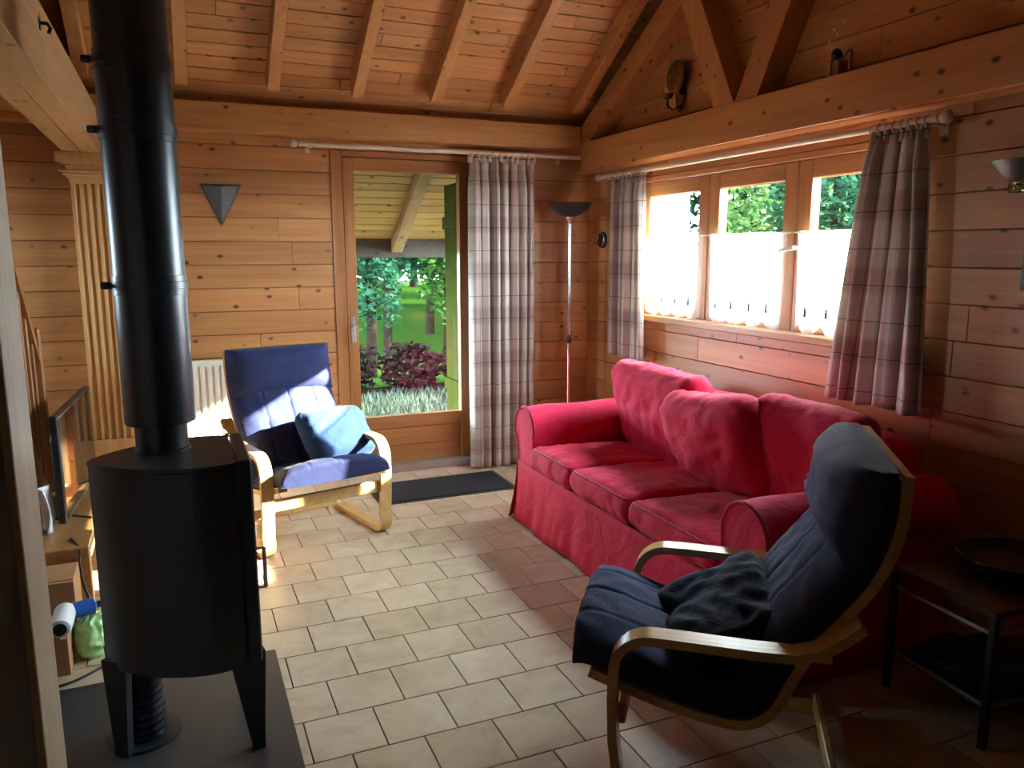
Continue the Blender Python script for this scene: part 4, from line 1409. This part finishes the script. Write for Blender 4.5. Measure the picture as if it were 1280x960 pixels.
struct('ground', MB().box(-25, 40, 5.24, 45, -0.30, -0.14).box(2.96, 40, -20, 5.24, -0.30, -0.14).box(-25, -2.76, -20, 5.24, -0.30, -0.14), M['soil'])
struct('terrace', MB().box(-1.0, 4.0, 5.24, 6.7, -0.14, -0.02), M['paving'])
lawn = MB()
nx, ny = 20, 16
for j in range(ny + 1):
    for i in range(nx + 1):
        yy = 9.2 + 20 * j / ny
        lawn.v.append((-8 + 30 * i / nx, yy, -0.13 + 0.05 * math.sin(i * 1.1) * math.sin(j * 0.8) + max(0, yy - 13) * 0.03))
for j in range(ny):
    for i in range(nx):
        q = j * (nx + 1) + i
        lawn.f.append((q, q + 1, q + nx + 2, q + nx + 1))
o = struct('lawn', lawn, M['lawn'], 60)


def leaves(n, c, rad, size, seed, shell=0.35, flat=0.6):
    mb = MB()
    rnd = random.Random(seed)
    for _ in range(n):
        d = Vector((rnd.gauss(0, 1), rnd.gauss(0, 1), rnd.gauss(0, 1))).normalized()
        r = shell + (1 - shell) * rnd.random() ** 0.5
        cl_ = 0.82 + 0.30 * mnoise.noise(d * 2.6 + Vector((seed, 0, 0)))
        p = Vector((c[0] + d.x * rad[0] * r * cl_, c[1] + d.y * rad[1] * r * cl_, c[2] + d.z * rad[2] * r * cl_))
        s = size * rnd.uniform(0.6, 1.4)
        a = Vector((rnd.gauss(0, 1), rnd.gauss(0, 1), rnd.gauss(0, flat))).normalized()
        b = a.orthogonal().normalized()
        b.rotate(Matrix.Rotation(rnd.uniform(0, 6.28), 3, a))
        mb.add([p - a * s, p + b * s * 0.45 + Vector((0, 0, s * 0.1)), p + a * s, p - b * s * 0.45 + Vector((0, 0, s * 0.1))], [(0, 1, 2), (0, 2, 3)])
    return mb


def tree(name, label, cat, x, y, h, rad, mat, n, size, seed, trunk_r=0.09, low=0.4, group=None):
    t = thing(name, label, cat, (x, y, -0.16), 0, group)
    cz = h - rad[2]
    obj('crown', leaves(n, (0, 0, cz), rad, size, seed), M[mat], t)
    tk = MB().tube(spline([(0, 0, 0), (0.03, 0.02, h * 0.25), (-0.02, 0.03, h * 0.5), (0.02, 0, h * 0.82)], 4), [trunk_r * (1 - 0.055 * i) for i in range(13)], 10)
    for q in range(5):
        a = q * 2.4 + seed
        z0 = h * (0.35 + 0.09 * q)
        tk.tube([(0, 0, z0), (rad[0] * 0.35 * math.cos(a), rad[1] * 0.35 * math.sin(a), z0 + 0.25 * rad[2]), (rad[0] * 0.7 * math.cos(a), rad[1] * 0.7 * math.sin(a), z0 + 0.4 * rad[2])], [trunk_r * 0.4, trunk_r * 0.25, trunk_r * 0.1], 6)
    obj('trunk', tk, M['bark'], t, 50)
    return t


# seen through the garden door
tree('garden_tree', 'dark leafy tree on the lawn nearest the porch, on the door latch side', 'tree', 2.25, 9.9, 3.9, (0.62, 0.7, 1.75), 'leaf_b', 3600, 0.06, 1, 0.08)
tree('garden_tree', 'slim leafy tree seen past the green shutter through the garden door', 'tree', 3.75, 11.3, 4.2, (0.66, 0.7, 1.95), 'leaf_a', 3600, 0.06, 2, 0.07)
tree('garden_tree', 'mid green tree with low boughs between the two nearest trees', 'tree', 3.3, 13.2, 4.4, (0.95, 0.8, 1.75), 'leaf_a', 3600, 0.07, 14, 0.08)
tree('garden_tree', 'spreading blue green tree with low boughs behind the slim one', 'tree', 4.5, 14.6, 4.6, (1.0, 0.9, 1.9), 'leaf_b', 4200, 0.08, 17, 0.09)
tree('garden_tree', 'low boughed dark tree between the latch side trees', 'tree', 2.9, 11.6, 3.6, (0.8, 0.7, 1.35), 'leaf_b', 3600, 0.06, 18, 0.07)
tree('garden_tree', 'tall mid green tree at the back of the lawn', 'tree', 5.3, 21.0, 7.0, (2.0, 1.6, 3.4), 'leaf_a', 4600, 0.13, 3, 0.16)
tree('garden_tree', 'broad light green tree at the far corner of the lawn', 'tree', 9.2, 22.5, 7.0, (1.8, 1.8, 3.4), 'leaf_c', 3600, 0.15, 4, 0.18)
tree('garden_tree', 'dark green tree at the back of the lawn behind the latch side', 'tree', 1.3, 21.0, 7.0, (1.9, 1.7, 3.4), 'leaf_b', 4600, 0.13, 5, 0.16)
tree('garden_tree', 'blue green tree farthest back across the lawn', 'tree', 7.6, 26.5, 8.0, (2.4, 1.8, 3.9), 'leaf_b', 4600, 0.15, 15, 0.16)
tree('garden_tree', 'dark tree farthest back behind the mid green one', 'tree', 3.6, 26.0, 8.0, (2.2, 1.8, 3.9), 'leaf_b', 4600, 0.15, 16, 0.16)
for q, (x, yy) in enumerate(((-1.0, 12.5), (3.9, 11.0), (7.6, 12.8), (11.5, 15.5), (0.4, 9.6), (6.4, 17.5), (-3.5, 17.5), (2.0, 15.5), (9.0, 21.5), (4.4, 23.5))):  # added trees, crowns out of view, placed to shade the lawn behind the door
    tree('added_shade_tree', 'tall spreading tree added to shade the garden lawn, its crown out of view', 'tree', x, yy, 10.5, (3.2, 3.0, 3.0), 'leaf_b', 1900, 0.34, 40 + q, 0.10, group='added shade trees over the garden')
for q, (x, yy, hh) in enumerate(((13.2, 11.6, 9.0), (15.6, 9.2, 9.5), (12.8, 16.8, 9.0), (16.5, 14.0, 10.0))):
    tree('garden_tree', ('tall dark tree rising behind the bushes outside the middle sash', 'tall dark tree rising behind the bushes outside the sash with the handle', 'tall dark tree behind the white neighbour house', 'tallest dark tree farthest out beyond the window')[q], 'tree', x, yy, hh, (2.1, 2.0, 4.2), 'leaf_b', 5000, 0.13, 60 + q, 0.16)
tree('garden_bush', 'blue green shrub nearest the window wall, outside the sash by the armchair side', 'tree', 7.3, 7.2, 4.3, (1.0, 1.0, 2.0), 'leaf_b', 6000, 0.06, 71, 0.08)
hg = MB()
for q in range(5):
    rr = leaves(900, (1.0 + q * 0.75, 8.95 + 0.08 * math.sin(q * 2), 0.14), (0.48, 0.34, 0.36), 0.05, 20 + q)
    hg.add(rr.v, rr.f)
o = obj('low_hedge', hg, M['leaf_r'])
tag(o, 'low dark red hedge across the garden behind the ground cover', 'hedge')
gc = MB()
rnd = random.Random(12)
for _ in range(5200):
    x, yy = rnd.uniform(0.4, 4.6), rnd.uniform(6.75, 8.7)
    hh = rnd.uniform(0.05, 0.13)
    a = rnd.uniform(0, 6.28)
    w_ = 0.012
    ca_, sa_ = math.cos(a), math.sin(a)
    lx, ly = rnd.uniform(-0.05, 0.05), rnd.uniform(-0.05, 0.05)
    gc.add([(x - w_ * ca_, yy - w_ * sa_, -0.14), (x + w_ * ca_, yy + w_ * sa_, -0.14), (x + lx, yy + ly, -0.14 + hh)], [(0, 1, 2)])
o = obj('ground_cover', gc, M['blade'], None, kind='stuff')
tag(o, 'pale silvery ground cover plants outside the garden door', 'plants')

# seen through the window
tree('garden_bush', 'bright green bushy tree outside the middle window sash', 'tree', 9.1, 10.2, 3.7, (1.35, 1.2, 1.85), 'leaf_c', 7000, 0.06, 6, 0.10)
tree('garden_bush', 'green bushy tree between the middle sash and the handle', 'tree', 9.2, 6.9, 3.4, (1.2, 1.2, 1.7), 'leaf_a', 6000, 0.06, 7, 0.10)
tree('garden_bush', 'blue green conifer outside the sash by the short curtain', 'tree', 11.9, 10.6, 4.6, (1.2, 1.2, 2.3), 'leaf_b', 6000, 0.06, 8, 0.10)
tree('garden_bush', 'dense green bush farthest from the window wall', 'tree', 13.6, 14.6, 5.0, (1.6, 1.5, 2.4), 'leaf_b', 6000, 0.08, 9, 0.10)
nb = thing('neighbour_house', 'white rendered neighbouring house beyond the window', 'house', (7.0, 14.3, -0.2))
obj('wall', MB().box(-1.2, 2.2, -1.5, 3.0, 0.0, 3.2), M['render'], nb)
obj('roof', MB().prism([(-1.9, 3.15), (4.0, 3.15), (1.0, 5.0)], -1.6, 2.6), M['roof_tile'], nb)
